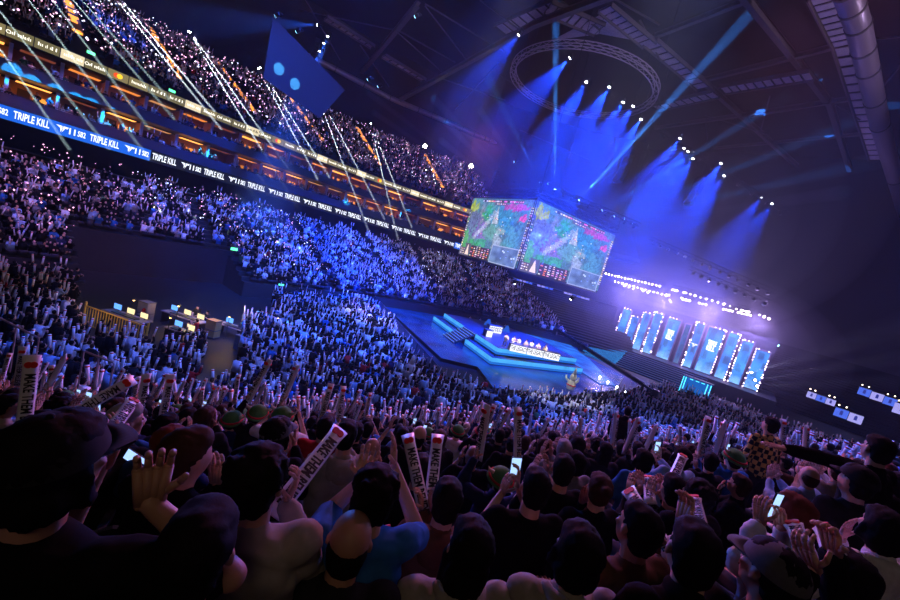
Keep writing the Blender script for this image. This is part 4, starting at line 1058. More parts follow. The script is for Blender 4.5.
# ------------------------------------------------------------------ the nearest people
LOWP = {p: person_meshes('p_'+p, p, .022, False) for p in POSES if p not in ('filmup', 'reach')}
LOWP['filmup'] = person_meshes('p_filmup', 'filmup', .022, False)
HAIR_LO = hair_meshes(.014, False); HATS = hat_meshes()
def setmat(o, m, slot=0):
    o.material_slots[slot].link = 'OBJECT'; o.material_slots[slot].material = m
def place_person(proto, pos, rz, skin, hair, hcol, garment, tcol, hat, label, group, hi=False, scale=1.0, hatcol=None):
    r = empty('person', pos, rz, label, 'person', group); r.scale = (scale,)*3
    o = link('body', proto['body'], r); setmat(o, SKIN[skin])
    g = {'tee': 'tee'}.get(garment, 'top'); o = link('shirt' if g == 'tee' else 'jacket' if garment == 'jacket' else 'sweater', proto[g], r); setmat(o, TOPM[tcol])
    if garment == 'hoodie': o.name = 'hoodie'; h = link('hood', proto['hood'], o); setmat(h, TOPM[tcol])
    link('trousers', proto['trousers'], r)
    if hi: link('shoes', proto['shoes'], r)
    M = Matrix.Translation(proto['hc']) @ proto['Rm'].to_4x4()
    if hair: o = link('hair', HAIR_LO[hair], r); o.matrix_local = M; setmat(o, HAIRM[hcol])
    if hat:
        o = link('hat', HATS[hat], r); o.matrix_local = M
        if hatcol and hat != 'festive': setmat(o, HATM[hatcol])
    return r
def world_m(r): return Matrix.Translation(r.location) @ Matrix.Rotation(r.rotation_euler.z, 4, 'Z') @ Matrix.Diagonal((*r.scale, 1))
def hold_things(r, proto, who, torch=False, tilt=None):
    W = world_m(r); pose = proto['pose']
    for s, side in ((1, 'right'), (-1, 'left')):
        a, e, w, d, n = proto['joints'][s]
        if pose in ('sticks', 'sticksup') or (pose == 'stickone' and s == 1):
            t = Vector((s*random.uniform(-.25, .3), random.uniform(-.1, .45), 1)).normalized() if tilt is None else Vector(tilt[0 if s == 1 else 1]).normalized()
            c = w+d.normalized()*.075+n.normalized()*.03+t*.2; yaw = random.uniform(-.5, .5)
            q = t.to_track_quat('Z', 'Y').to_matrix() @ Matrix.Rotation(yaw, 3, 'Z')
            clapper(W @ Matrix.Translation(c) @ q.to_4x4(), 'white clapper with red mark, %s hand of %s' % (side, who))
        if pose in ('phone', 'filmup') and s == 1:
            c = w+Vector((-.03, .05, .1)) if pose == 'phone' else w+Vector((0, .05, .13))
            phone(W @ Matrix.Translation(c) @ Matrix.Rotation(random.uniform(-.15, .15) if pose == 'phone' else 1.45, 4, 'Y'), 'lit phone held up by %s' % who, torch)

# seats
def seat_meshes():
    sm = mat('seat_plastic', (.012,.013,.02), .4)
    a = MB(); a.box((0, .1, .43), (.46, .42, .05)); a.box((0, .1, .46), (.42, .38, .03))
    c = MB(); n = 7; vs = []
    for k in range(n):
        f = k/(n-1)
        for x in (-.23, -.12, 0, .12, .23):
            z = .5+.42*f-(.05 if abs(x) > .2 and k == n-1 else 0); y = -.14-.09*f-.025*(1-(x/.23)**2)
            vs += [(x, y, z), (x, y-.03, z)]
    fs = []
    for k in range(n-1):
        for j in range(4):
            p = (k*5+j)*2; fs += [(p, p+2, p+12, p+10), (p+1, p+11, p+13, p+3)]
    for j in range(4): p = ((n-1)*5+j)*2; fs.append((p, p+2, p+3, p+1)); fs.append((j*2, j*2+1, j*2+3, j*2+2))
    for k in range(n-1): p = k*10; fs.append((p, p+10, p+11, p+1)); p = k*10+8; fs.append((p, p+1, p+11, p+10))
    c.add(vs, fs)
    l = MB(); 
    for s in (-1, 1): l.bar((s*.23, -.1, 0), (s*.23, -.1, .5), .04); l.bar((s*.25, -.12, .62), (s*.25, .25, .62), .045); l.bar((s*.24, -.1, .45), (s*.25, -.12, .62), .035)
    return a.mesh('seat_pan', sm), c.mesh('seat_back', sm), l.mesh('seat_support', black)
sa, sb, sc_ = seat_meshes()
def seat(pos, rz, label):
    r = empty('stadium_seat', pos, rz, label, 'seat', 'black stadium seats in the near rows')
    link('seat', sa, r); link('backrest', sb, r); link('support', sc_, r)

SEATRZ = UA                               # seats face down the rake
ORD = ['front', 'second', 'third', 'fourth', 'fifth', 'sixth', 'seventh', 'eighth', 'ninth', 'tenth', 'eleventh', 'twelfth', 'thirteenth', 'fourteenth', 'fifteenth', 'sixteenth', 'seventeenth', 'eighteenth', 'nineteenth', 'twentieth', 'twenty-first', 'twenty-second']
def on_row(px, py, hh=HEADH):
    """the spot on a seat row where a head of this height shows at that pixel"""
    best = None
    for i in range(-2, NROW):
        d = ray(px, py); z = row_z(i)+hh; t = (z-EYE.z)/d.z
        if t <= 0: continue
        p = EYE+d*t; s = p.dot(U2); e = abs(s-(.4+ROWP*i))
        if best is None or e < best[0]: best = (e, i, Vector((p.x, p.y, row_z(i))))
    return best[1], best[2]
SPECIAL = [ # px, py, pose, skin, hair, haircol, garment, top, hat, hatcol, turn, label
 (58, 462, 0.95, 'filmup', 1, 'bob', 'black', 'tee', 'black', 'cap', 'black', -12, 'person in black cap and black tee at lower left raising a phone in one hand'),
 (200, 548, 1.0, 'lap', 0, 'short', 'black', 'hoodie', 'charcoal', None, None, 0, 'dark haired person in charcoal hoodie at the bottom, right of the black cap'),
 (262, 478, 1.35, 'stickone', 0, 'tousled', 'black', 'sweater', 'beige', None, None, 4, 'black haired person in beige sweater swinging one clapper beside their face'),
 (350, 540, 1.5, 'lap', 1, 'balding', 'black', 'jacket', 'charcoal', None, None, -4, 'balding person in dark jacket seen from behind at the bottom'),
 (374, 492, 1.65, 'clapup', 0, 'tousled', 'black', 'tee', 'blue', None, None, 8, 'curly haired person in blue tee with raised hand in front of the balding man'),
 (446, 500, 2.2, 'sticks', 0, 'short', 'black', 'hoodie', 'brown', None, None, 6, 'person in brown hoodie with black hair holding two upright clappers near the centre'),
 (468, 548, 1.6, 'lap', 0, 'long', 'black', 'hoodie', 'beige', None, None, 4, 'long black haired person in beige hoodie at the bottom centre'),
 (576, 552, 1.65, 'lap', 0, 'bob', 'black', 'hoodie', 'beige', None, None, -4, 'person with rounded black hair and pale hoodie, bottom edge right of centre'),
 (534, 488, 2.4, 'phone', 0, 'short', 'black', 'tee', 'black', None, None, 0, 'black haired person in black looking at a bright phone, below the green hat'),
 (562, 470, 3.1, 'clap', 0, 'short', 'black', 'tee', 'black', None, None, 4, 'person in black tee with pale print on the back, right of the green hat'),
 (500, 479, 3.8, 'sticksup', 0, 'short', 'black', 'jacket', 'navy', 'festive', 'green', 0, 'person wearing a green party hat with red band in the centre of the crowd'),
 (636, 528, 1.9, 'lap', 1, 'short', 'black', 'jacket', 'brown', None, None, 10, 'hunched person in brown coat beside the slanted clapper'),
 (690, 552, 1.5, 'stickone', 0, 'short', 'black', 'jacket', 'black', None, None, 8, 'black haired person in black at the bottom right with a clapper at their cheek'),
 (768, 572, 1.55, 'lap', 1, 'short', 'black', 'jacket', 'black', 'cap', 'grey', 6, 'person in dark grey cap at the bottom edge on the right'),
 (790, 512, 2.5, 'phone', 0, 'bob', 'auburn', 'sweater', 'white', None, None, 14, 'person with reddish brown hair and white sweater lifting a phone'),
 (842, 576, 1.8, 'sticks', 0, 'bob', 'black', 'jacket', 'black', None, None, 6, 'person with round black hair holding two low clappers at bottom right'),
 (880, 528, 2.3, 'chin', 0, 'bob', 'black', 'hoodie', 'white', None, None, 10, 'person in white collared hoodie at the right edge with hand near the mouth'),
 (738, 485, 4.3, 'chin', 1, 'short', 'brown', 'jacket', 'black', None, None, 38, 'short haired person turned sideways, face lit pink, right of centre'),
 (696, 495, 2.8, 'clap', 0, 'tousled', 'black', 'jacket', 'black', None, None, 8, 'person in black clapping with hands beside the face, right of centre'),
 (282, 417, 4.5, 'clapup', 0, 'short', 'black', 'tee', 'white', 'festive', 'green', 0, 'person in white tee and green party hat left of centre'),
 (258, 414, 5, 'sticksup', 0, 'short', 'black', 'jacket', 'black', 'festive', 'green', 0, 'person in black and green party hat, middle one of three hats'),
 (233, 420, 5, 'clap', 0, 'short', 'black', 'jacket', 'navy', 'festive', 'green', 0, 'person in navy and green party hat, leftmost of the three hats'),
 (128, 420, 2.8, 'stickone', 0, 'short', 'grey', 'jacket', 'black', None, None, -20, 'grey haired person turned right behind the printed clapper'),
 (46, 425, 3.2, 'clapup', 0, 'tousled', 'black', 'jacket', 'black', None, None, -14, 'person in black clapping above the black cap at left'),
 (190, 455, 1.7, 'chin', 0, 'short', 'brown', 'jacket', 'black', None, None, -14, 'brown haired person facing right, between black cap and beige sweater'),
 (372, 448, 4.2, 'clap', 1, 'balding', 'grey', 'tee', 'black', None, None, -6, 'bald person in black shirt with bowed head left of centre'),
 (473, 455, 4.5, 'clap', 1, 'balding', 'grey', 'tee', 'black', None, None, 0, 'bald person with lifted cap brim in front of the green hat'),
 (563, 450, 4.5, 'clap', 0, 'short', 'grey', 'sweater', 'beige', None, None, 6, 'silver haired person in beige sweater right of centre'),
 (575, 462, 4.3, 'lap', 0, 'bob', 'black', 'sweater', 'grey', None, None, 6, 'person with black bob and grey sweater just below the silver hair'),
 (598, 490, 2.8, 'chin', 0, 'bun', 'brown', 'jacket', 'black', None, None, 10, 'person with tied back brown hair and pale ear, right of the printed tee'),
 (672, 490, 3.0, 'clap', 0, 'short', 'black', 'jacket', 'black', None, None, 10, 'black haired person with cheek lit pink beside the tall printed clapper'),
 (826, 458, 6.5, 'clap', 0, 'short', 'black', 'jacket', 'black', 'beanie', 'red', 4, 'person wearing a red beanie on the right side'),
 (481, 432, 7, 'clap', 0, 'short', 'black', 'tee', 'black', 'beanie', 'red', 0, 'person wearing a red knitted hat left of centre among clappers'),
 (420, 470, 3, 'lap', 0, 'short', 'black', 'jacket', 'black', None, None, 0, 'dark figure behind the brown hoodie clappers, head bowed'),
 (325, 428, 4, 'lap', 1, 'short', 'black', 'jacket', 'red', None, None, 0, 'person in red jacket left of the bald head'),
 (-14, 448, 2.6, 'stickone', 0, 'short', 'black', 'jacket', 'black', None, None, -10, 'person cut by the left edge raising a large upright clapper'),
]
STANDING = [
 (775, 428, 0, 'short', 'black', 'jacket', 'brown', 5, 'standing person in a black and yellow checked shirt on the right'),
 (888, 455, 0, 'short', 'black', 'jacket', 'black', 4, 'tall standing dark figure at the right edge reaching one arm out'),
 (628, 412, 0, 'short', 'black', 'jacket', 'black', -30, 'standing person in black leaning over the rows near the stage'),
 (459, 377, 0, 'short', 'brown', 'tee', 'white', 0, 'standing person in white tee at the front below the stage'),
 (546, 402, 0, 'short', 'black', 'tee', 'black', 20, 'standing steward in black facing the crowd below the stage'),
]
HI = {}
placed = []; SPOTS = []
def spc_seat(i): return .4+ROWP*i
CUSTOM = {  # wrists placed by where the photo shows the hands: side -> (px, py, depth, hand direction in pixels)
 0: {1: (150, 503, .98, (.1, -1), 'up'), -1: (99, 464, 1.12, (.3, -1), 'up')}, 2: {1: (287, 500, 1.7, (.5, -1), 'g')}, 4: {-1: (362, 480, 1.75, (.3, -1), 'up')},
 5: {1: (421, 510, 2.5, (0, -1), 'g'), -1: (431, 511, 2.5, (0, -1), 'g')}, 11: {1: (662, 545, 2.1, (-.5, -1), 'g')},
 14: {1: (781, 527, 2.3, (-.2, -1), 'g'), -1: (760, 522, 2.3, (0, -1), 'g')}, 15: {-1: (813, 568, 1.6, (-.5, -1), 'g'), 1: (833, 553, 1.65, (-.2, -1), 'g')},
 22: {1: (108, 435, 2.6, (.6, -1), 'g')}, 35: {1: (22, 445, 2.7, (0, -1), 'g')}}
PXCLAP = [  # top pixel, bottom pixel, depth, who
 ((335, 436), (288, 496), 1.95, 'right hand of the beige sweater wearer'), ((409, 441), (424, 510), 2.65, 'left one held by the brown hoodie wearer'), ((437, 442), (429, 510), 2.7, 'right one held by the brown hoodie wearer'),
 ((633, 497), (663, 543), 2.3, 'slanting up from the brown coat'), ((664, 552), (611, 574), 2.2, 'lying level at the bottom right dark head'), ((694, 500), (701, 530), 2.4, 'upright above the bottom right dark head'),
 ((795, 528), (813, 566), 2.0, 'left hand of the round haired person'), ((823, 529), (832, 551), 2.0, 'right hand of the round haired person'), ((131, 404), (107, 435), 2.6, 'hand of the grey haired person'),
 ((32, 357), (22, 442), 2.7, 'large upright one at the left edge'), ((118, 388), (66, 418), 3.0, 'leaning right above the black cap'), ((385, 532), (388, 552), 1.9, 'short end poking up beside the balding head'),
 ((683, 456), (672, 480), 3.6, 'tall printed one right of centre'), ((648, 479), (650, 500), 3.2, 'one with two red marks right of centre')]
for k, (px, py, zc, pose, sk, hair, hcol, gar, tcol, hat, hcl, turn, lab) in enumerate(SPECIAL):
    p = PD(px, py, zc); i = max(0, round((p.dot(U2)-.4)/ROWP)); p.z -= HEADH
    key = pose
    if k in CUSTOM:
        rz = radians(46+turn); base = Vector(p); hc0 = Vector((0, .08, 0)); base -= Matrix.Rotation(rz, 3, 'Z') @ hc0
        inv = (Matrix.Translation(base) @ Matrix.Rotation(rz, 4, 'Z')).inverted(); ov = {}
        for s_, (hx, hy, hz, hd, typ) in CUSTOM[k].items():
            w = inv @ PD(hx, hy, hz); w2 = inv @ PD(hx+hd[0]*10, hy+hd[1]*10, hz); ov[s_] = (w, (w2-w).normalized(), (inv.to_3x3() @ (EYE-PD(hx, hy, hz))).normalized() if typ == 'up' else None)
        pr_ = person_meshes('c%d' % k, pose, .0095, True, over=ov); HI[('c', k)] = pr_
    elif k < 19:
        if key not in HI: HI[key] = person_meshes('h_'+key, key, .0095, True)
        pr_ = HI[key]
    else: pr_ = LOWP[key]
    SPOTS.append((px, py, zc))
    # feet are under the seat; head sits a little ahead of the hips
    rz = radians(46+turn); hc = Matrix.Rotation(rz, 3, 'Z') @ pr_['hc']; p.x -= hc.x; p.y -= hc.y
    r = place_person(pr_, p, rz, sk, hair if hat != 'festive' else 'balding', hcol, gar, tcol, hat, lab, 'people in the near rows', True, 1.0, hcl)
    placed.append((Vector((p.x, p.y, 0)), i)); who = 'the person '+' '.join(lab.replace('person ', '').replace('black haired', 'dark haired').split()[:4])
    who = {0: 'the black capped person'}.get(k, 'spectator at '+lab.split(' ', 1)[0]) if False else {2: 'the beige sweater wearer', 5: 'the brown hoodie wearer', 10: 'the central green hat wearer', 12: 'the bottom right black haired person', 15: 'the round haired person at bottom right', 20: 'the middle green hat wearer', 22: 'the grey haired person', 0: 'the black capped person', 8: 'the person below the green hat', 14: 'the auburn haired person'}.get(k, 'a spectator')
    tl = {2: ((.3,.75,.55),)*2, 5: ((-.12,.05,1), (-.25,.1,1)), 12: ((-1,.2,-.15),)*2, 15: ((-.1,.3,.8), (-.35,.3,.9)), 22: ((-.7,.2,.7),)*2}.get(k)
    if (k not in CUSTOM and k not in (12,)) or k == 14: hold_things(r, pr_, who, torch=(k in (8,)), tilt=tl)
    if k == 9:
        t = link('printed_text', text_mesh('GAME ON', mat('tee_print', (.5,.7,.65), .8), .002, .01), r); t.location = (0, -.118, .93); t.rotation_euler = (pi/2, 0, 0); t.scale = (.05, .05, 1)
    if k == 4:
        bb = MB(); 
        for rr in (.085, .068): bb.tube([(rr*cos(a*.262), 0, rr*sin(a*.262)) for a in range(25)], .004, 5, cap=False)
        o = bb.build('printed_emblem', mat('tee_white', (.75,.78,.8), .8), r); o.location = (.07, -.128, .9)

for k, (px, py, sk, hair, hcol, gar, tcol, turn, lab) in enumerate(STANDING):
    if k in (3, 4):
        p = PZ(px, py, 1.62); p.z = 0; i = 99
    else:
        q = PD(px, py, (5.6, 3.2, 9.5)[k]); i = max(0, round((q.dot(U2)-.4)/ROWP)); p = Vector((q.x, q.y, q.z-1.62))
    key = 'reach' if k == 1 else 'standing'
    if key == 'reach': HI[key] = person_meshes('h_'+key, key, .0095, True); pr_ = HI[key]
    else: pr_ = LOWP[key]
    rz = radians(46+turn+(140 if k == 4 else 0)); r = place_person(pr_, p, rz, sk, hair, hcol, gar, tcol, None, lab, 'standing people', True)
    if k == 0:
        cm, nt, o_ = new_mat('check_cloth'); bs = nt.nodes.new('ShaderNodeBsdfPrincipled'); bs.inputs['Roughness'].default_value = .9
        tc = nt.nodes.new('ShaderNodeTexCoord'); ch = nt.nodes.new('ShaderNodeTexChecker'); ch.inputs['Scale'].default_value = 16; ch.inputs['Color1'].default_value = (.75,.5,.12, 1); ch.inputs['Color2'].default_value = (.01,.01,.012, 1)
        nt.links.new(tc.outputs['Object'], ch.inputs['Vector']); nt.links.new(ch.outputs['Color'], bs.inputs['Base Color']); nt.links.new(bs.outputs[0], o_.inputs[0])
        for c in r.children:
            if c.name.startswith('jacket'): setmat(c, cm)
    placed.append((Vector((p.x, p.y, 0)), i))

for (tp, bt, zc, who) in PXCLAP:
    c = PD((tp[0]+bt[0])/2, (tp[1]+bt[1])/2, zc); u = PD(*tp, zc)-PD(*bt, zc); L = u.length; vd = (c-EYE).normalized(); cs = min(1, L/.58)
    d = (u.normalized()*cs+vd*sqrt(max(0, 1-cs*cs))).normalized(); side = d.cross(vd).normalized(); nn = d.cross(side).normalized()
    M = Matrix((side, nn, d)).transposed().to_4x4(); M.translation = c
    clapper(M, 'white clapper with red mark, '+who)
for (px, py, zc, w_) in ((136, 459, 2.6, 'held by a hand right of the black cap'),):
    M = R3.to_4x4() @ Matrix.Rotation(1.0 if zc > 1.5 else .3, 4, 'Z') @ Matrix.Rotation(-pi/2 if zc > 1.5 else -pi*.1, 4, 'X'); M.translation = PD(px, py, zc); phone(M, 'small lit phone '+w_)
# fill the remaining seats of the near tier
cand = []
for i in range(0, NROW):
    s = .4+ROWP*i
    for j in range(-85, 140):
        t = j*.56+(i % 2)*.2+random.uniform(-.04, .04); q = U2*s+V2*t; z = row_z(i); h = Vector((q.x, q.y, z+HEADH)); dp = depth(h)
        if dp < 1.35: continue
        x, y = proj(h)
        if not (-40 < x < 940 and y < 640): continue
        if any(ii != 99 and abs(ii-i) <= 0 and (pp-Vector((q.x, q.y, 0))).length < .44 or (pp-Vector((q.x, q.y, 0))).length < .32 for pp, ii in placed): continue
        if any(dp < zz+.25 and hypot(x-xx, y-yy) < 46/dp+38/zz for xx, yy, zz in SPOTS) or any(dp < zc_-.1 and hypot(x-(a_[0]+b_[0])/2, y-(a_[1]+b_[1])/2) < 46/dp+10 for a_, b_, zc_, _ in PXCLAP): continue
        cand.append((dp, i, j, Vector((q.x, q.y, z)), x, y))
cand.sort(key=lambda c: c[0])
def in_poly(x, y, P):
    c = False; n = len(P)
    for a in range(n):
        x0, y0 = P[a]; x1, y1 = P[(a+1) % n]
        if (y0 > y) != (y1 > y) and x < (x1-x0)*(y-y0)/(y1-y0)+x0: c = not c
    return c
NEAR_N = 300-len(SPECIAL)-len(STANDING)-6
# walkways and the control pit are kept free of seats (ground outlines)
pitpoly = [(-24.5, 7.6), (-27.0, 4.6), (-38, 6.0), (-46, 7.5), (-46, 19.0), (-38, 21), (-31, 17)]
aislepoly = [tuple(PZ(*q, 1.3).to_2d()) for q in ((212, 282), (246, 286), (236, 372), (196, 376))]
near = [c for c in cand if not in_poly(c[3].x, c[3].y, pitpoly) and not in_poly(c[3].x, c[3].y, aislepoly)]
rest = near[NEAR_N:]; near = near[:NEAR_N]
rowmap = {}
for c in near: rowmap.setdefault(c[1], []).append(c)
rankof = {}
for i, L in rowmap.items():
    for n, c in enumerate(sorted(L, key=lambda c: c[4])): rankof[id(c)] = n+1
rs_ = random.Random(5); seatn = 0
for c in near:
    dp, i, j, p, x, y = c
    pose = rs_.choices(['sticks', 'sticksup', 'stickone', 'clap', 'clapup', 'lap', 'phone', 'chin'], [13, 12, 9, 18, 9, 20, 9, 8])[0]
    if dp < 2.6: pose = rs_.choice(['lap', 'lap', 'chin', 'clap'])
    elif dp < 5 and pose in ('sticksup', 'stickone', 'clapup'): pose = 'clap'
    elif dp < 9 and 'stick' in pose and rs_.random() < .5: pose = rs_.choice(['lap', 'clap', 'chin', 'lap'])
    pr_ = LOWP[pose]; hair = rs_.choices(['short', 'tousled', 'long', 'bob', 'bun', 'balding'], [36, 20, 18, 14, 6, 3])[0]; hcol = rs_.choices(['black', 'brown', 'auburn', 'grey', 'blond'], [72, 18, 4, 2, 2])[0]
    tcol = rs_.choices(['black', 'charcoal', 'navy', 'beige', 'white', 'blue', 'brown', 'grey', 'red', 'green', 'light blue'], [38, 16, 12, 4, 8, 7, 4, 5, 2, 2, 3])[0]
    if dp < 2.6: tcol = rs_.choice(['black', 'charcoal', 'navy'])
    gar = rs_.choice(['tee', 'hoodie', 'jacket', 'sweater']); hat = None; hc_ = None; r_ = rs_.random()
    if r_ < .03 and dp > 4.5: hat = 'festive'
    elif r_ < .08: hat, hc_ = 'cap', rs_.choice(['black', 'grey', 'red', 'blue'])
    elif r_ < .1: hat, hc_ = 'beanie', rs_.choice(['grey', 'black', 'blue'])
    rz = radians(46+rs_.uniform(-16, 16)-max(0, (300-x))*.03+max(0, x-600)*.02)
    hatw = {'festive': 'green party hat', 'cap': '%s cap' % hc_, 'beanie': '%s beanie' % hc_}.get(hat)
    posw = {'sticks': 'holding two clappers', 'sticksup': 'raising two clappers', 'stickone': 'waving one clapper', 'clap': 'clapping', 'clapup': 'hands raised', 'lap': 'sitting still', 'phone': 'holding a phone', 'chin': 'hand at chin'}[pose]
    head = hatw if hatw else ('%s %s hair' % (hair if hair != 'bun' else 'tied', hcol) if hair != 'balding' else 'thinning hair')
    n = rankof[id(c)]; where = '%s row, %d from left' % (ORD[i], n)
    if gar == 'tee' and False: pass
    lab = '%s %s, %s, %s, %s' % (tcol, gar, head, posw, where)
    r = place_person(pr_, p, rz, rs_.choices([0, 1, 2], [70, 24, 6])[0], hair if not hat == 'festive' else 'balding', hcol, gar, tcol, hat, lab, 'people in the near rows', False, rs_.uniform(.95, 1.05), hc_)
    hold_things(r, pr_, '%s row person %d from left' % (ORD[i], n), torch=rs_.random() < .12)
    if dp < 7.5 and seatn < 90:
        seatn += 1; seat(p-Vector((*(U2*.08).to_2d(), 0)), SEATRZ, 'black stadium seat in the %s row under person %d from the left' % (ORD[i], n))

# ------------------------------------------------------------------ everyone further away: one mass
cm_names = ['black', 'charcoal', 'navy', 'beige', 'white', 'blue', 'grey', 'red', 'green', 'light blue']
CM = [TOPM[k] for k in cm_names]+[TRM, SKIN[0], SKIN[1], HAIRM['black'], HAIRM['brown'], white_pl, redm]
NT = len(cm_names)
def tiny(kind, stand=False):
    m = MB(); m.cur = 0; dz = .35 if stand else 0
    m.box((0, 0, .78+dz), (.42, .24, .62), taper=.86); m.cur = 1; m.box((0, .2, .42+dz*.3), (.4, .5, .22+dz))
    m.cur = 2; m.ball((0, .04, 1.22+dz), (.085, .1, .12), 6, 4); m.cur = 3; m.ball((0, .0, 1.26+dz), (.1, .1, .115), 6, 4)
    def arm(s, e, w, long=True):
        m.cur = 0; m.bar((s*.2, .02, 1.02+dz), e, .1); m.cur = 0; m.bar(e, w, .07); m.cur = 2; m.box(w, (.085, .07, .12))
    def stick(w, t):
        t = Vector(t).normalized(); w = Vector(w); m.cur = 4; m.bar(w, w+t*.5, .09, .06); m.cur = 5; m.bar(w+t*.43, w+t*.475, .094, .064)
    if kind == 0:
        for s in (-1, 1): arm(s, (s*.27, .12, .78+dz), (s*.1, .34, .84+dz), False)
    elif kind == 1:
        for s in (-1, 1): w = (s*.17, .32, 1.05+dz); arm(s, (s*.28, .16, .85+dz), w); stick(w, (s*random.uniform(-.2, .3), random.uniform(0, .3), 1))
    elif kind == 2:
        for s in (-1, 1): w = (s*.26, .2, 1.36+dz); arm(s, (s*.33, .15, 1.05+dz), w, False); stick(w, (s*random.uniform(-.3, .2), 0, 1))
    elif kind == 3: arm(1, (.3, .15, 1.12+dz), (.26, .25, 1.42+dz), False); arm(-1, (-.25, .1, .8+dz), (-.1, .3, .75+dz), False)
    elif kind == 4:
        for s in (-1, 1): arm(s, (s*.26, .16, .82+dz), (s*.04, .34, 1.1+dz), False)
    return np.array(m.v, np.float32), m.f, np.array(m.mi)
VARS = [tiny(k, s) for k in (0, 1, 2, 3, 4) for s in (False, True)]
def mass(name, P, label, weights, group=None, tops=None):
    """P: list of (x, y, z, rz, scale)"""
    rs = np.random.RandomState(3); n = len(P); V, L, LT, MI = [], [], [], []; base = 0
    kind = rs.choice(len(VARS), n, p=np.array(weights)/sum(weights)); P = np.array(P, np.float32)
    tops = tops or [30, 12, 10, 7, 18, 8, 6, 2, 2, 6]
    topi = rs.choice(NT, n, p=np.array(tops)/sum(tops)); sk = rs.choice([NT+1, NT+2], n, p=[.75, .25]); hr = rs.choice([NT+3, NT+4], n, p=[.8, .2])
    for k in range(len(VARS)):
        idx = np.where(kind == k)[0]
        if not len(idx): continue
        v, f, mi = VARS[k]; c, s = np.cos(P[idx, 3]), np.sin(P[idx, 3]); sc_ = P[idx, 4]
        X = (v[None, :, 0]*c[:, None]-v[None, :, 1]*s[:, None])*sc_[:, None]+P[idx, 0][:, None]; Y = (v[None, :, 0]*s[:, None]+v[None, :, 1]*c[:, None])*sc_[:, None]+P[idx, 1][:, None]; Z = v[None, :, 2]*sc_[:, None]+P[idx, 2][:, None]
        V.append(np.stack([X, Y, Z], 2).reshape(-1, 3)); fl = np.array([i for q in f for i in q]); ft = np.array([len(q) for q in f])
        L.append((fl[None, :]+(base+np.arange(len(idx))*len(v))[:, None]).ravel()); LT.append(np.tile(ft, len(idx)))
        lut = np.zeros((len(idx), 6), int); lut[:, 0] = topi[idx]; lut[:, 1] = NT; lut[:, 2] = sk[idx]; lut[:, 3] = hr[idx]; lut[:, 4] = NT+5; lut[:, 5] = NT+6
        MI.append(lut[:, mi].ravel()); base += len(idx)*len(v)
    V = np.concatenate(V).astype(np.float32); L = np.concatenate(L).astype(np.int32); LT = np.concatenate(LT).astype(np.int32); MI = np.concatenate(MI).astype(np.int32)
    me = bpy.data.meshes.new(name); me.vertices.add(len(V)); me.vertices.foreach_set('co', V.ravel()); me.loops.add(len(L)); me.loops.foreach_set('vertex_index', L)
    me.polygons.add(len(LT)); me.polygons.foreach_set('loop_start', np.concatenate([[0], np.cumsum(LT)[:-1]]).astype(np.int32)); me.polygons.foreach_set('loop_total', LT)
    for m in CM: me.materials.append(m)
    me.polygons.foreach_set('material_index', MI); me.update(calc_edges=True)
    return link(name, me, label=label, kind='stuff')
def vis(p, m=25):
    x, y = proj(p); return -m < x < 900+m and -m < y < 600+m
rr_ = random.Random(9)
P = []; LIGHTS = []
nearset = 0
for dp, i, j, p, x, y in rest: P.append((p.x, p.y, p.z, radians(46+rr_.uniform(-25, 25)), rr_.uniform(.93, 1.07)))
mass('crowd', P, 'dense seated crowd with white clappers on the raked near tier', [14, 2, 9, 1, 4, 1, 6, 1, 14, 1], tops=[42, 16, 12, 3, 8, 7, 5, 2, 1, 3])
# arena floor
floor_poly = [(-39.5, 35.2), (-17.4, 22.9), (-13.2, 26.5), (-9.6, 36), (-8.2, 46), (-7.5, 55), (-2.5, 60.5), (6, 62), (14, 66), (26, 78), (40, 78), (40, 10), (-20, -30), (-39.5, -30)]
P = []
y = -25
while y < 80:
    x = -39.5
    while x < 40:
        q = Vector((x+rr_.uniform(-.08, .08), y+rr_.uniform(-.1, .1), 0)); x += .56
        if q.dot(U2) < S_FLOOR+.6 or not in_poly(q.x, q.y, floor_poly) or in_poly(q.x, q.y, pitpoly) or in_poly(q.x, q.y, aislepoly): continue
        hh = Vector((q.x, q.y, 1.3))
        if depth(hh) < 3 or not vis(hh): continue
        z = 0.0
        if rr_.random() < .04: continue
        P.append((q.x, q.y, z, radians((35 if q.x < 0 else 50)+rr_.uniform(-25, 25)), rr_.uniform(.93, 1.07)))
    y += .8
mass('crowd', P, 'crowd on the flat arena floor around the stage', [12, 4, 8, 3, 5, 3, 7, 3, 12, 3], tops=[50, 8, 8, 4, 15, 6, 4, 2, 1, 4])
# left lower tier, upper tier, boxes
def tier(n, o, z, p_, r_, t0, t1, keep, skip=lambda t, i: False, lab='', w=None, pitch=.55, rzoff=90, tops=None):
    P = []
    for i in range(n):
        oo = o+(i+.55)*p_; t = t0
        while t < t1:
            t += pitch*rr_.uniform(.92, 1.08)
            if rr_.random() > keep or skip(t, i): continue
            q = at(t, oo, z+i*r_)
            if not vis(q): continue
            a = lookmat(t); P.append((q.x, q.y, q.z, a-pi+rr_.uniform(-.5, .5)+pi*.0, rr_.uniform(.93, 1.07)))
    return mass('crowd', P, lab, w or [12, 1, 9, 1, 6, 1, 8, 1, 14, 1], tops=tops)
T_LO, T_HI, T_UP = t_at(LOW_O, 2.8, 566), t_at(-1, 9, 500), t_at(10, 24, 486)
print('TL', T_LO, T_HI, T_UP, PLEN)
low_aisles = [T_Y0+PX(px, py, -50).y for px, py in ((200, 215), (305, 240), (375, 258), (420, 262), (452, 268))]+[PLEN-12]
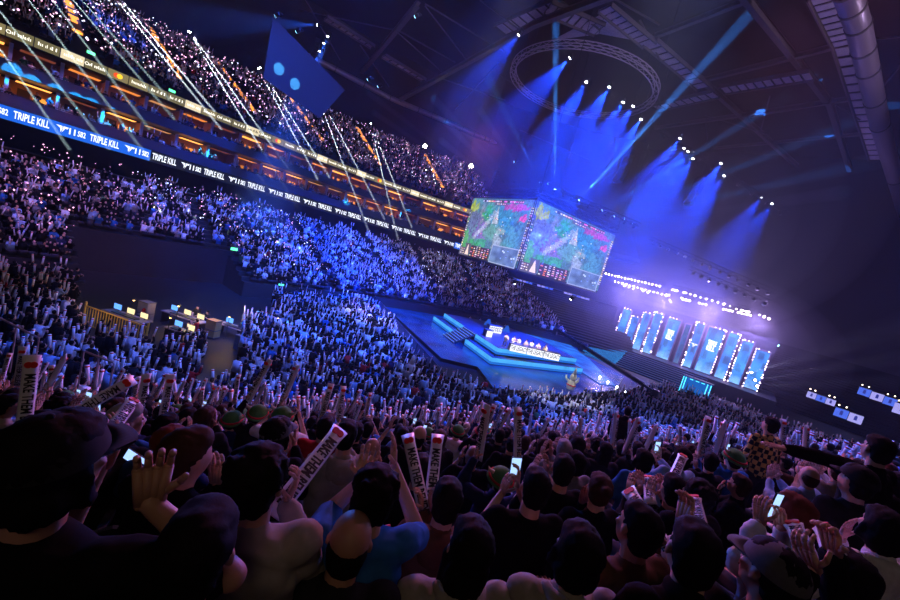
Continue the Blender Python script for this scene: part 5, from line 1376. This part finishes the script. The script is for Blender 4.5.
tier(LOW_N, LOW_O, LOW_Z, LOW_P, LOW_R, 2, PLEN-1, .8, lambda t, i: t > T_LO+(T_HI-T_LO)*i/LOW_N or (PIT_T[0]-.5 < t < PIT_T[1]+.5 and i < 6) or any(abs(t-a) < .65 for a in low_aisles) or (T_Y0-1 < t < T_Y0+13 and i > 15), 'dense crowd filling the lower tier below the ribbon display', tops=[58, 8, 6, 3, 13, 5, 2, 1, 1, 4])
tier(UP_N, UP_O, UP_Z, UP_P, UP_R, 4, T_UP, .5, lambda t, i: any(abs(t-a) < .8 for a in UP_AISLES), 'dark crowd dotted with lights in the upper tier', tops=[40, 14, 12, 5, 12, 5, 6, 2, 1, 3])
P = []
for lev, z in ((0, 12.2), (1, 15.05)):
    t = 4
    while t < T_END-3:
        t += rr_.uniform(.35, .9)
        for o_ in (.15, .9):
            if rr_.random() < .6: q = at(t, o_+.5, z+(.15 if o_ > .5 else 0)); P.append((q.x, q.y, q.z, lookmat(t)-pi+rr_.uniform(-.6, .6), 1.))
mass('crowd', P, 'guests sitting in the two levels of hospitality boxes', [12, 3, 2, 1, 1, 1, 4, 1, 6, 2], tops=[26, 12, 12, 8, 10, 12, 8, 2, 2, 8])
# crowd on the stage platform and in the pit, bigger figures of their own
def figure(p, rz, lab, cat_group, tcol='beige', pose='clap', hair='short'):
    return place_person(LOWP[pose], p, rz, 0, hair, 'black', 'tee', tcol, None, lab, cat_group)
for k, (px, py) in enumerate(((506, 339), (513, 341), (519, 343), (526, 345), (532, 346), (538, 348), (545, 350))):
    q = PZ(px, py, platz+1.1); q += Vector((q.x, q.y, 0)).normalized()*1.9; figure((q.x, q.y, platz), radians(rr_.uniform(170, 240)), 'seated person in pale clothing behind the long lettered desk, number %d from left' % (k+1), 'people behind the lettered desk', 'white' if k % 3 else 'beige', 'clap')
for k, (px, py) in enumerate(((471, 317), (481, 319), (489, 321), (497, 323), (506, 325))):
    q = PZ(px, py, 1.6); figure((q.x, q.y, .36), radians(170), 'pale lit person in the row beyond the player platform, number %d from left' % (k+1), 'people in the row beyond the platform', 'white', 'lap')
for k, (a, c, ps_) in enumerate(((1.0, 3.0, 'lap'), (3.4, 5.6, 'clap'), (4.6, 3.4, 'clap'), (5.6, 7.2, 'lap'), (6.6, 10.6, 'standing'), (2.2, 6.0, 'lap'))):
    q = f0+cd*a+cn*c; figure((q.x, q.y, 0), a_+(pi if k % 2 else pi*.6), 'crew member in the control pit, %s, number %d going away from the fence' % (('seated' if ps_ != 'standing' else 'standing'), k+1), 'crew in the control pit', rr_.choice(['black', 'charcoal', 'grey', 'red']), ps_)
# white inflatable figures at the rim of the stage
for k, (px, py, x) in enumerate(((410, 370, 0), (573, 379, 0))):
    q = PZ(px, py, 1.4); r = empty('inflatable_costume', (q.x, q.y, 0), radians(40), 'pale inflatable figure standing at the %s rim of the stage' % ('left' if k == 0 else 'right'), 'costume')
    wm = mat('inflatable_white', (.85,.85,.75), .4); bb = MB(); bb.smooth = True; bb.ball((0, 0, .75), (.42, .38, .62), 14, 10); bb.ball((0, 0, 1.55), (.33, .3, .4), 14, 10); bb.tube([(0, 0, 1.85), (0, 0, 2.5)], [.2, .05], 12)
    for s in (-1, 1): bb.tube([(s*.35, 0, 1.1), (s*.6, .2, 1.3), (s*.62, .3, 1.6)], [.13, .11, .08], 8); bb.ball((s*.17, 0, .15), (.17, .25, .16), 10, 6)
    bb.build('body', wm, r); bb = MB()
    for s in (-1, 1): bb.ball((s*.12, .27, 1.65), .06, 8, 6)
    bb.build('eye', EYEM, r); bb = MB(); bb.tube([(.42*cos(i*.3), .4*sin(i*.3), .8) for i in range(22)], .05, 6, cap=False); bb.build('belt', redm, r)
# pale handrails among the near rows on the left
for k, (p_, q_, zc) in enumerate((((-6, 315), (39, 338), 9.0), ((84, 351), (114, 363), 9.0))):
    a, c = PD(*p_, zc), PD(*q_, zc); bb = MB(); bb.tube([a, c], .022, 8)
    for f in (0, .5, 1): q = a.lerp(c, f); bb.tube([q, q-Vector((0, 0, 1.1))], .018, 6)
    tag(bb.build('handrail', mat('rail_pale', (.6,.58,.6), .35, .6)), 'thin pale handrail between the seats at the left, %s one' % ('left' if k == 0 else 'right'), 'handrail')
# points of light in the stands (wristbands, phone torches; lower tier: highlights put in as glowing dots)
def dots(name, P, r_, m, lab):
    P = np.array(P, np.float32); o6 = np.array([(1,0,0), (-1,0,0), (0,1,0), (0,-1,0), (0,0,1), (0,0,-1)], np.float32); n = len(P)
    rad = (r_*np.random.RandomState(4).choice([.6, .8, 1, 1.5], n))[:, None, None]; V = (P[:, None, :]+o6[None]*rad).reshape(-1, 3)
    f = np.array([(0,2,4), (2,1,4), (1,3,4), (3,0,4), (2,0,5), (1,2,5), (3,1,5), (0,3,5)]); L = (f[None]+(np.arange(n)*6)[:, None, None]).reshape(-1).astype(np.int32)
    me = bpy.data.meshes.new(name); me.vertices.add(len(V)); me.vertices.foreach_set('co', V.ravel()); me.loops.add(len(L)); me.loops.foreach_set('vertex_index', L); k = len(L)//3
    me.polygons.add(k); me.polygons.foreach_set('loop_start', np.arange(0, 3*k, 3, dtype=np.int32)); me.polygons.foreach_set('loop_total', np.full(k, 3, np.int32)); me.materials.append(m); me.update(calc_edges=True)
    return link(name, me, label=lab, kind='stuff')
def up_dots(n, t0, t1, i0=0, up=True):
    out = []
    while len(out) < n:
        t = rr_.uniform(t0, t1); i = rr_.uniform(i0, (UP_N if up else LOW_N)-1)
        q = at(t, (UP_O+i*UP_P) if up else (LOW_O+i*LOW_P), ((UP_Z+i*UP_R) if up else LOW_Z+i*LOW_R)+rr_.uniform(1.3, 1.75))
        if not up and PIT_T[0] < t < PIT_T[1] and i < 9: continue
        out.append(tuple(q))
    return out
dots('wristband_glint_dots', up_dots(1200, 4, T_UP), .075, emat('dot_pink', (1,.5,.78), 2.6, False), 'pink points of light in the upper tier crowd')
dots('wristband_glint_dots', up_dots(330, 4, T_UP), .085, emat('dot_white', (.8,.8,1), 3.2, False), 'white points of light in the upper tier crowd')
dots('wristband_glint_dots', up_dots(420, 4, T_Y0+30, 2, False), .05, emat('dot_pink2', (1,.45,.7), 2.4, False), 'pink points of light in the lower tier crowd')  # stand in for highlights on sleeves and clappers
dots('wristband_glint_dots', up_dots(300, T_Y0+12, T_HI, 2, False), .055, emat('dot_white2', (.75,.8,1), 3., False), 'white points of light in the lower tier crowd')
# ------------------------------------------------------------------ light and haze
w = bpy.data.worlds.new('world'); SC.world = w; w.use_nodes = True
w.node_tree.nodes['Background'].inputs[0].default_value = (.25, .3, .8, 1); w.node_tree.nodes['Background'].inputs[1].default_value = .004
SC.view_settings.view_transform = 'Standard'; SC.view_settings.look = 'None'; SC.view_settings.exposure = 0.0; SC.view_settings.gamma = 1.0
def spotlamp(a, d, half, power, col, blend=.3, soft=.06):
    ld = bpy.data.lights.new('spot_lamp', 'SPOT'); ld.energy = power; ld.color = col; ld.spot_size = 2*half; ld.spot_blend = blend; ld.shadow_soft_size = soft
    o = bpy.data.objects.new('spot_lamp', ld); COL.objects.link(o); o.location = a; o.rotation_mode = 'QUATERNION'; o.rotation_quaternion = frame_z(d); return o
def fix_proto():
    h = MB(); h.tube([(0, 0, .1), (0, 0, .32), (0, 0, .42)], [.16, .16, .1], 12); y = MB(); y.bar((-.2, 0, .2), (-.2, 0, .6), .04); y.bar((.2, 0, .2), (.2, 0, .6), .04); y.bar((-.2, 0, .6), (.2, 0, .6), .05)
    return h.mesh('lamp_housing', black), y.mesh('lamp_yoke', black)
fh, fy = fix_proto(); lens_me = MB(); lens_me.tube([(0, 0, .06), (0, 0, .1)], .13, 12)
LENS = {}
NF = [0]
def fixture(a, d, lens, lab, group, s=1.0):
    r = empty('stage_light', a, 0, lab, 'light', group); r.rotation_mode = 'QUATERNION'; r.rotation_quaternion = frame_z(d); r.scale = (s, s, s)
    link('housing', fh, r); link('yoke', fy, r)
    if lens not in LENS: LENS[lens] = lens_me.mesh('lamp_lens', lens)
    link('lens', LENS[lens], r); NF[0] += 1; return r
lb = emat('lens_blue', (.25,.5,1), 40, False); lw = emat('lens_white', (.9,.95,1), 40, False); lp = emat('lens_pink', (1,.75,.98), 22, False); lcy = emat('lens_cyan', (.3,.75,1), 8, False)
NH = [0]
def cone(a, d, L, half, dens, lab, start=.3):
    a, d = Vector(a), Vector(d).normalized(); m = MB(); m.tube([d*start, d*L], [start*tan(half)*1.15+.1, L*tan(half)*1.15+.1], 20)
    NH[0] += 1; o = m.build('haze', haze_mat('beam_haze_%g' % dens, (1,1,1), dens), None, a); tag(o, lab, None, None, 'stuff')
def beam_light(a, t, half, power, col, dens, lens, lab, L=None, grp='moving beam lights', hz=True, blend=.4):
    a, t = Vector(a), Vector(t); d = (t-a).normalized(); L = L or (t-a).length
    if 'thin white' in lab: a = a-d*1.6; L += 1.6
    spotlamp(a, d, half, power, col, blend, .04); fixture(a-d*.12, d, lens, lab, grp, .6 if 'thin white' in lab else 1.0)
    if hz: cone(a, d, L, half, dens, 'lit haze in the beam of the '+lab)
# overall haze
b = MB(); b.box((-10, 50, 25.2), (96, 98, 49.0)); o = b.build('haze', haze_mat('room_haze', (.9,.92,1), .0006, .3)); tag(o, 'thin haze filling the arena air', kind='stuff')
for k, f in enumerate((1.0, .86, .7, .52)):       # nested layers, so that the haze thins out towards its rim
    b = MB(); b.ball((0, 0, 0), (21*f, 38*f, 14.5*f), 40, 22); o = b.build('haze', haze_mat('high_haze', (.85,.9,1), .0017, .3), None, (-15, 55, 21.5)); tag(o, 'blue lit haze hanging over the stage under the lamps, layer %d inwards' % (k+1), kind='stuff')
for k, f in enumerate((1.0, .84, .68, .5)):
    b = MB(); b.ball((0, 0, 0), (21*f, 11*f, 11*f), 40, 22); o = b.build('haze', haze_mat('stage_haze', (.85,.8,1), .0034, .1), None, (-11, 71, 8)); tag(o, 'violet haze around the lit stage wall, layer %d inwards' % (k+1), kind='stuff')

# A: narrow beams rising from the top of the hanging screen
for k, (o_, t_, hf, pw) in enumerate((((555, 188), (556, -5), 1.5, 4.6), ((540, 182), (484, 70), 1.2, 1.8), ((513, 181), (430, 95), .9, .8), ((503, 181), (436, 112), .8, .6), ((493, 181), (425, 128), .8, .5), ((527, 181), (480, 110), .8, .6),
                        ((580, 199), (752, 12), 1.7, 4.2), ((603, 210), (790, 95), 1.4, 1.6), ((615, 216), (860, 120), 1.4, 1.2), ((625, 219), (880, 160), 1.4, 1.0), ((633, 223), (860, 190), 1.2, .8), ((484, 181), (345, 75), .6, .4), ((478, 182), (340, 90), .6, .4))):
    a = PD(*o_, 56); t = PZ(*t_, 46) 
    beam_light(a, t, radians(hf), 700000*pw, (.04,.25,1), .009, lb, 'narrow blue beam light on the screen rig, number %d' % (k+1), (t-a).length*1.0)
# B: row of blue spots hung under the roof
for k, (px, py, pw) in enumerate(((517, 37, 1.2), (568, 60, 1.3), (585, 84, 1), (608, 89, 1), (622, 104, .7), (632, 108, .7), (640, 121, .8), (679, 140, .7), (683, 150, .6), (687, 153, .6), (692, 160, .8), (720, 165, .7), (723, 177, .7), (760, 199, .6), (771, 205, .6))):
    a = PZ(px, py, 30); d = Vector((-.28, -.12, -1)) if k > 1 else Vector((-.75, .1, -.8)); d = d.normalized()
    spotlamp(a, d, radians(21), 190000*pw, (.008,.055,1), .6, .1); fixture(a-d*.12, d, lw, 'blue flood lamp hung under the roof, number %d from the top' % (k+1), 'blue flood lamps under the roof')
for k, (px, py, d) in enumerate(((327, 38, (-.05, -.1, -1)), (323, 45, (-.1, -.1, -1)), (319, 53, (-.2, -.1, -1)), (316, 25, (-.9, -.5, -.15)), (305, 73, (-.2, -.2, -1)))):
    a = PZ(px, py, 30) if k < 4 else PZ(px, py, 28); d = Vector(d).normalized(); spotlamp(a, d, radians(9), 60000, (.02,.12,1), .5, .1); fixture(a-d*.12, d, lw, 'blue lamp of the left hanging cluster, number %d from the top' % (k+1), 'blue lamps of the left cluster')
    cone(a, d, 24, radians(9), .006, 'blue lit haze under cluster lamp %d' % (k+1))
# C: long thin white beams over the upper tier
C = [((-25, -20), (110, 150)), ((10, -25), (150, 160)), ((30, -30), (150, 130)), ((52, -25), (175, 120)), ((60, -25), (170, 100)), ((120, 4), (222, 130)), ((124, 3), (215, 112)), ((197, 45), (262, 150)), ((200, 46), (275, 150)), ((265, 81), (318, 180)), ((268, 80), (330, 178)), ((320, 103), (372, 240)), ((325, 106), (385, 220)), ((373, 134), (398, 240)), ((375, 134), (412, 228)), ((427, 177), (434, 240)), ((434, 177), (449, 240)), ((-20, 20), (70, 150))]
for k, (o_, t_) in enumerate(C):
    a = PX(*o_, -58) if k > 4 and k != 17 else PX(*o_, -52); t = PX(*t_, -50)
    big = k < 5 or k == 17
    beam_light(a, t, radians(.42 if not big else .7), 2200000 if not big else 900000, (.78,.9,1) if not big else (.6,.85,.85), .07 if not big else .03, lw, 'thin white beam light above the upper tier, number %d from left' % (k+1), None, 'white beam lights over the upper tier', True, .2)
# D: cyan fan and white pair on the stage, broad pale rays to the right
a = PY(777, 345, 73.5)
for k, (px, py) in enumerate(((612, 290), (622, 286), (645, 300), (660, 297), (680, 290))):
    beam_light(a+Vector((0, .3*k, .0)), PY(px, py, 72.5), radians(.5), 14000, (.15,.7,1), .03, lcy, 'cyan beam light at the right end of the stage, number %d' % (k+1), None, 'cyan fan lights')
for k, (o_, t_) in enumerate((((668, 296), (648, 345)), ((681, 299), (655, 340)))):
    beam_light(PY(*o_, 72), PY(*t_, 71), radians(1.6), 9000, (.95,.95,1), .03, lw, 'white beam light above the stage pointing down, number %d' % (k+1), None, 'white stage beams')
for k, (o_, t_, hf, pw) in enumerate((((752, 372), (930, 322), 3, 1.1), ((756, 380), (930, 352), 2.2, 1.2), ((758, 386), (930, 380), 2.0, .9)  )):
    a = PY(*o_, 70); t = PY(*t_, 48); d = (t-a).normalized(); spotlamp(a, d, radians(hf), 26000*pw, (.5,.48,.8), .8); fixture(a-d*.12, d, lw, 'pale side light at the stage edge, number %d' % (k+1), 'pale side lights'); cone(a, d, (t-a).length*1.1, radians(hf), .003, 'pale hazy ray to the right, number %d' % (k+1))
# cyan pools on the balcony fronts and banner
for k, (px, py, s) in enumerate(((10, 73, 1), (29, 84, 1), (53, 93, 1), (73, 101, 1), (88, 107, 1.1), (110, 116, 1), (130, 124, 1), (202, 149, .8), (213, 153, .9), (358, 199, .9), (403, 213, .8))):
    t = PX(px, py, -57.4) if px < 300 else PX(px, py, -54); a = t+Vector((24, 4, 9)); d = t-a
    spotlamp(a, d, radians(1.5*s), 160000, (.02,.45,1), .15, .02); fixture(a-d.normalized()*.12, d, lcy, 'cyan pool lamp aimed at the balcony fronts, number %d from left' % (k+1), 'cyan pool lamps')
for k, (px, py) in enumerate(((279, 69), (295, 84))):
    t = PX(px, py, -44); a = t+Vector((14, 2, 6)); spotlamp(a, t-a, radians(2.1), 110000, (.08,.5,1), .25, .02); fixture(a, t-a, lcy, 'cyan lamp aimed at the hung banner, number %d' % (k+1), 'banner lamps')
# truss rows of white and pink lamps over the stage
rows = [((604, 273.5), (665, 287.5), 18, 72), ((613, 281), (668, 296), 14, 73), ((671, 289.5), (691.5, 294.5), 9, 72), ((622, 285), (660, 296), 8, 74), ((681, 299), (711, 306), 9, 73), ((692, 295), (733, 307), 7, 74), ((722, 309), (752, 316), 10, 72), ((735, 309), (750, 312.5), 6, 71), ((757, 314), (776, 322), 4, 72)]
tk_ = 0
for k, (p_, q_, n, y) in enumerate(rows):
    a, c = PY(*p_, y), PY(*q_, y); bb = MB(); truss(bb, a+Vector((0, 0, .55)), c+Vector((0, 0, .55)), .4, .9); tag(bb.build('light_truss', black), 'horizontal light truss over the stage, section %d from left' % (k+1), 'truss', 'light trusses over the stage')
    for i in range(n):
        if random.random() < .88: tk_ += 1; fixture(a.lerp(c, (i+.5)/n), Vector((-.1, -1, -.45)), lp, 'glowing pink white lamp in the row over the stage, number %d from left' % tk_, 'pink white lamps over the stage', random.choice([.6, .75, 1.0]))
for k, (px, py) in enumerate(((425, 146), (471, 166))):
    a = PY(px, py, 66); fixture(a, -Vector(ray(px, py)), emat('lens_warm', (1,.9,.65), 60, False), 'warm white lamp on a tall mast beside the screen, number %d' % (k+1), 'mast lamps', 3.2)
    bb = MB(); bb.tube([(0, 0, 0), (0, 0, -9)], .12, 8); tag(bb.build('lamp_mast', black, None, a), 'dark mast carrying a warm lamp beside the screen', 'mast', 'lamp masts')
# dark trusses with unlit lamps to the right
for k, (p_, q_, n) in enumerate((((560, 190), (640, 225), 9), ((650, 238), (775, 292), 14), ((690, 268), (770, 302), 9), ((660, 130), (790, 215), 10))):
    y = (60, 70, 68, 74)[k]; a, c = PY(*p_, y), PY(*q_, y); bb = MB(); truss(bb, a, c, .5, .9); tag(bb.build('light_truss', black), 'dark truss with unlit lamps, number %d' % (k+1), 'truss', 'dark trusses right of the screen')
    for i in range(n): fixture(a.lerp(c, (i+.5)/n)+Vector((0, 0, -.8)), Vector((random.uniform(-.3, .3), -.4, -1)), mat('lens_off', (.1,.1,.12), .2), 'unlit lamp hanging from dark truss %d, position %d' % (k+1, i+1), 'unlit lamps', 1.3)
# wash on stage and crowd
WASH = [  # position, target, half angle, power, colour
 ((-32, 56, 14), (-50, 34, 6), 26, 50000, (.02,.09,1)), ((-22, 14, 40), (-50, 48, 6), 14, 40000, (.6,.6,1)), ((-24, 12, 40), (-50, 26, 6), 24, 150000, (.03,.1,1)),
 ((-26, 46, 16), (-30, 20, 1), 28, 80000, (.03,.12,1)), ((-14, 20, 38), (-31, 29, 0), 7, 80000, (1,.85,.7)), ((-10, 14, 40), (-31, 22, 0), 17, 260000, (.03,.12,1)), ((-12, 8, 38), (-22, 10, 1), 18, 60000, (.06,.13,1)), ((-20, -6, 38), (-50, 4, 6), 20, 45000, (.75,.3,.6)), ((-20, -4, 38), (-50, 10, 6), 22, 50000, (.05,.12,1)),
 ((-18, 34, 14), (-6, 16, 2), 34, 26000, (.04,.14,1)), ((-16, 20, 17), (-4, 4, 7), 40, 12000, (.9,.2,.4)), ((8, 32, 40), (6, 24, 3), 30, 110000, (.04,.14,1)), ((-2, 30, 36), (4, 16, 4), 28, 20000, (.85,.3,.75)),
 ((-8, 30, 36), (-14, 16, 1), 24, 16000, (.3,.35,1)), ((-30, 16, 15), (-10, 2, 5), 36, 14000, (.05,.16,1)), ((-20, -10, 36), (-70, 30, 24), 30, 7000, (.6,.3,.9)), ((-6, 16, 38), (-13, 33, 1), 9, 40000, (1,.95,.8))]
for a, t, hf, pw, col in WASH: spotlamp(a, Vector(t)-Vector(a), radians(hf), pw, col, .7, .25)
# unseen lamps added far to the right to light the roof steel
for a, t, pw, col in (((84, 60, 12), (8, 38, 42), 110000, (.8,.6,1)), ((84, 10, 10), (14, 24, 42), 110000, (.85,.65,.9))):
    spotlamp(a, Vector(t)-Vector(a), radians(20), pw, col, .8, .5)
for x in (-19, -13, -7, -1):
    ld = bpy.data.lights.new('stage_wash', 'POINT'); ld.energy = 4200; ld.color = (.55,.38,1); ld.shadow_soft_size = .3; o = bpy.data.objects.new('stage_wash', ld); COL.objects.link(o); o.location = (x, 72.4, 11.6)
pc = PZ(526, 345, platz+1.1); pa = Vector((pc.x, pc.y, 0)).normalized(); pc += pa*1.9
for k in (-2.6, 2.6):
    a = pc-pa*4.5+Vector((pa.y, -pa.x, 0))*k; a.z = 8.6; d = (pc-a).normalized(); spotlamp(a, d, radians(28), 5200, (1,.8,.52), .6, .1); fixture(a-d*.12, d, lw, 'small warm lamp hung under the video screen, %s one' % ('left' if k < 0 else 'right'), 'lamps under the screen', 1.0)
# warm fill added behind the camera so that the near backs show
ld = bpy.data.lights.new('warm_fill', 'AREA'); ld.energy = 120; ld.color = (1,.72,.5); ld.size = 5; o = bpy.data.objects.new('warm_fill', ld); COL.objects.link(o); o.location = (5, -6, 17); o.rotation_euler = (radians(-25), radians(25), 0)
# work light in the pit
for a, c, pw in ((3.0, 4.5, 200), (5.0, 6, 110), (2.0, -.7, 60)):
    q = f0+cd*a+cn*c; ld = bpy.data.lights.new('pit_lamp', 'POINT'); ld.energy = pw; ld.color = (1,.6,.15); ld.shadow_soft_size = .1; o = bpy.data.objects.new('pit_lamp', ld); COL.objects.link(o); o.location = (q.x, q.y, 2.2)
for o in SC.objects:
    if o.type == 'MESH' and o.parent is None and o.get('kind') is None and o.get('category') is None: print('UNTAGGED', o.name)
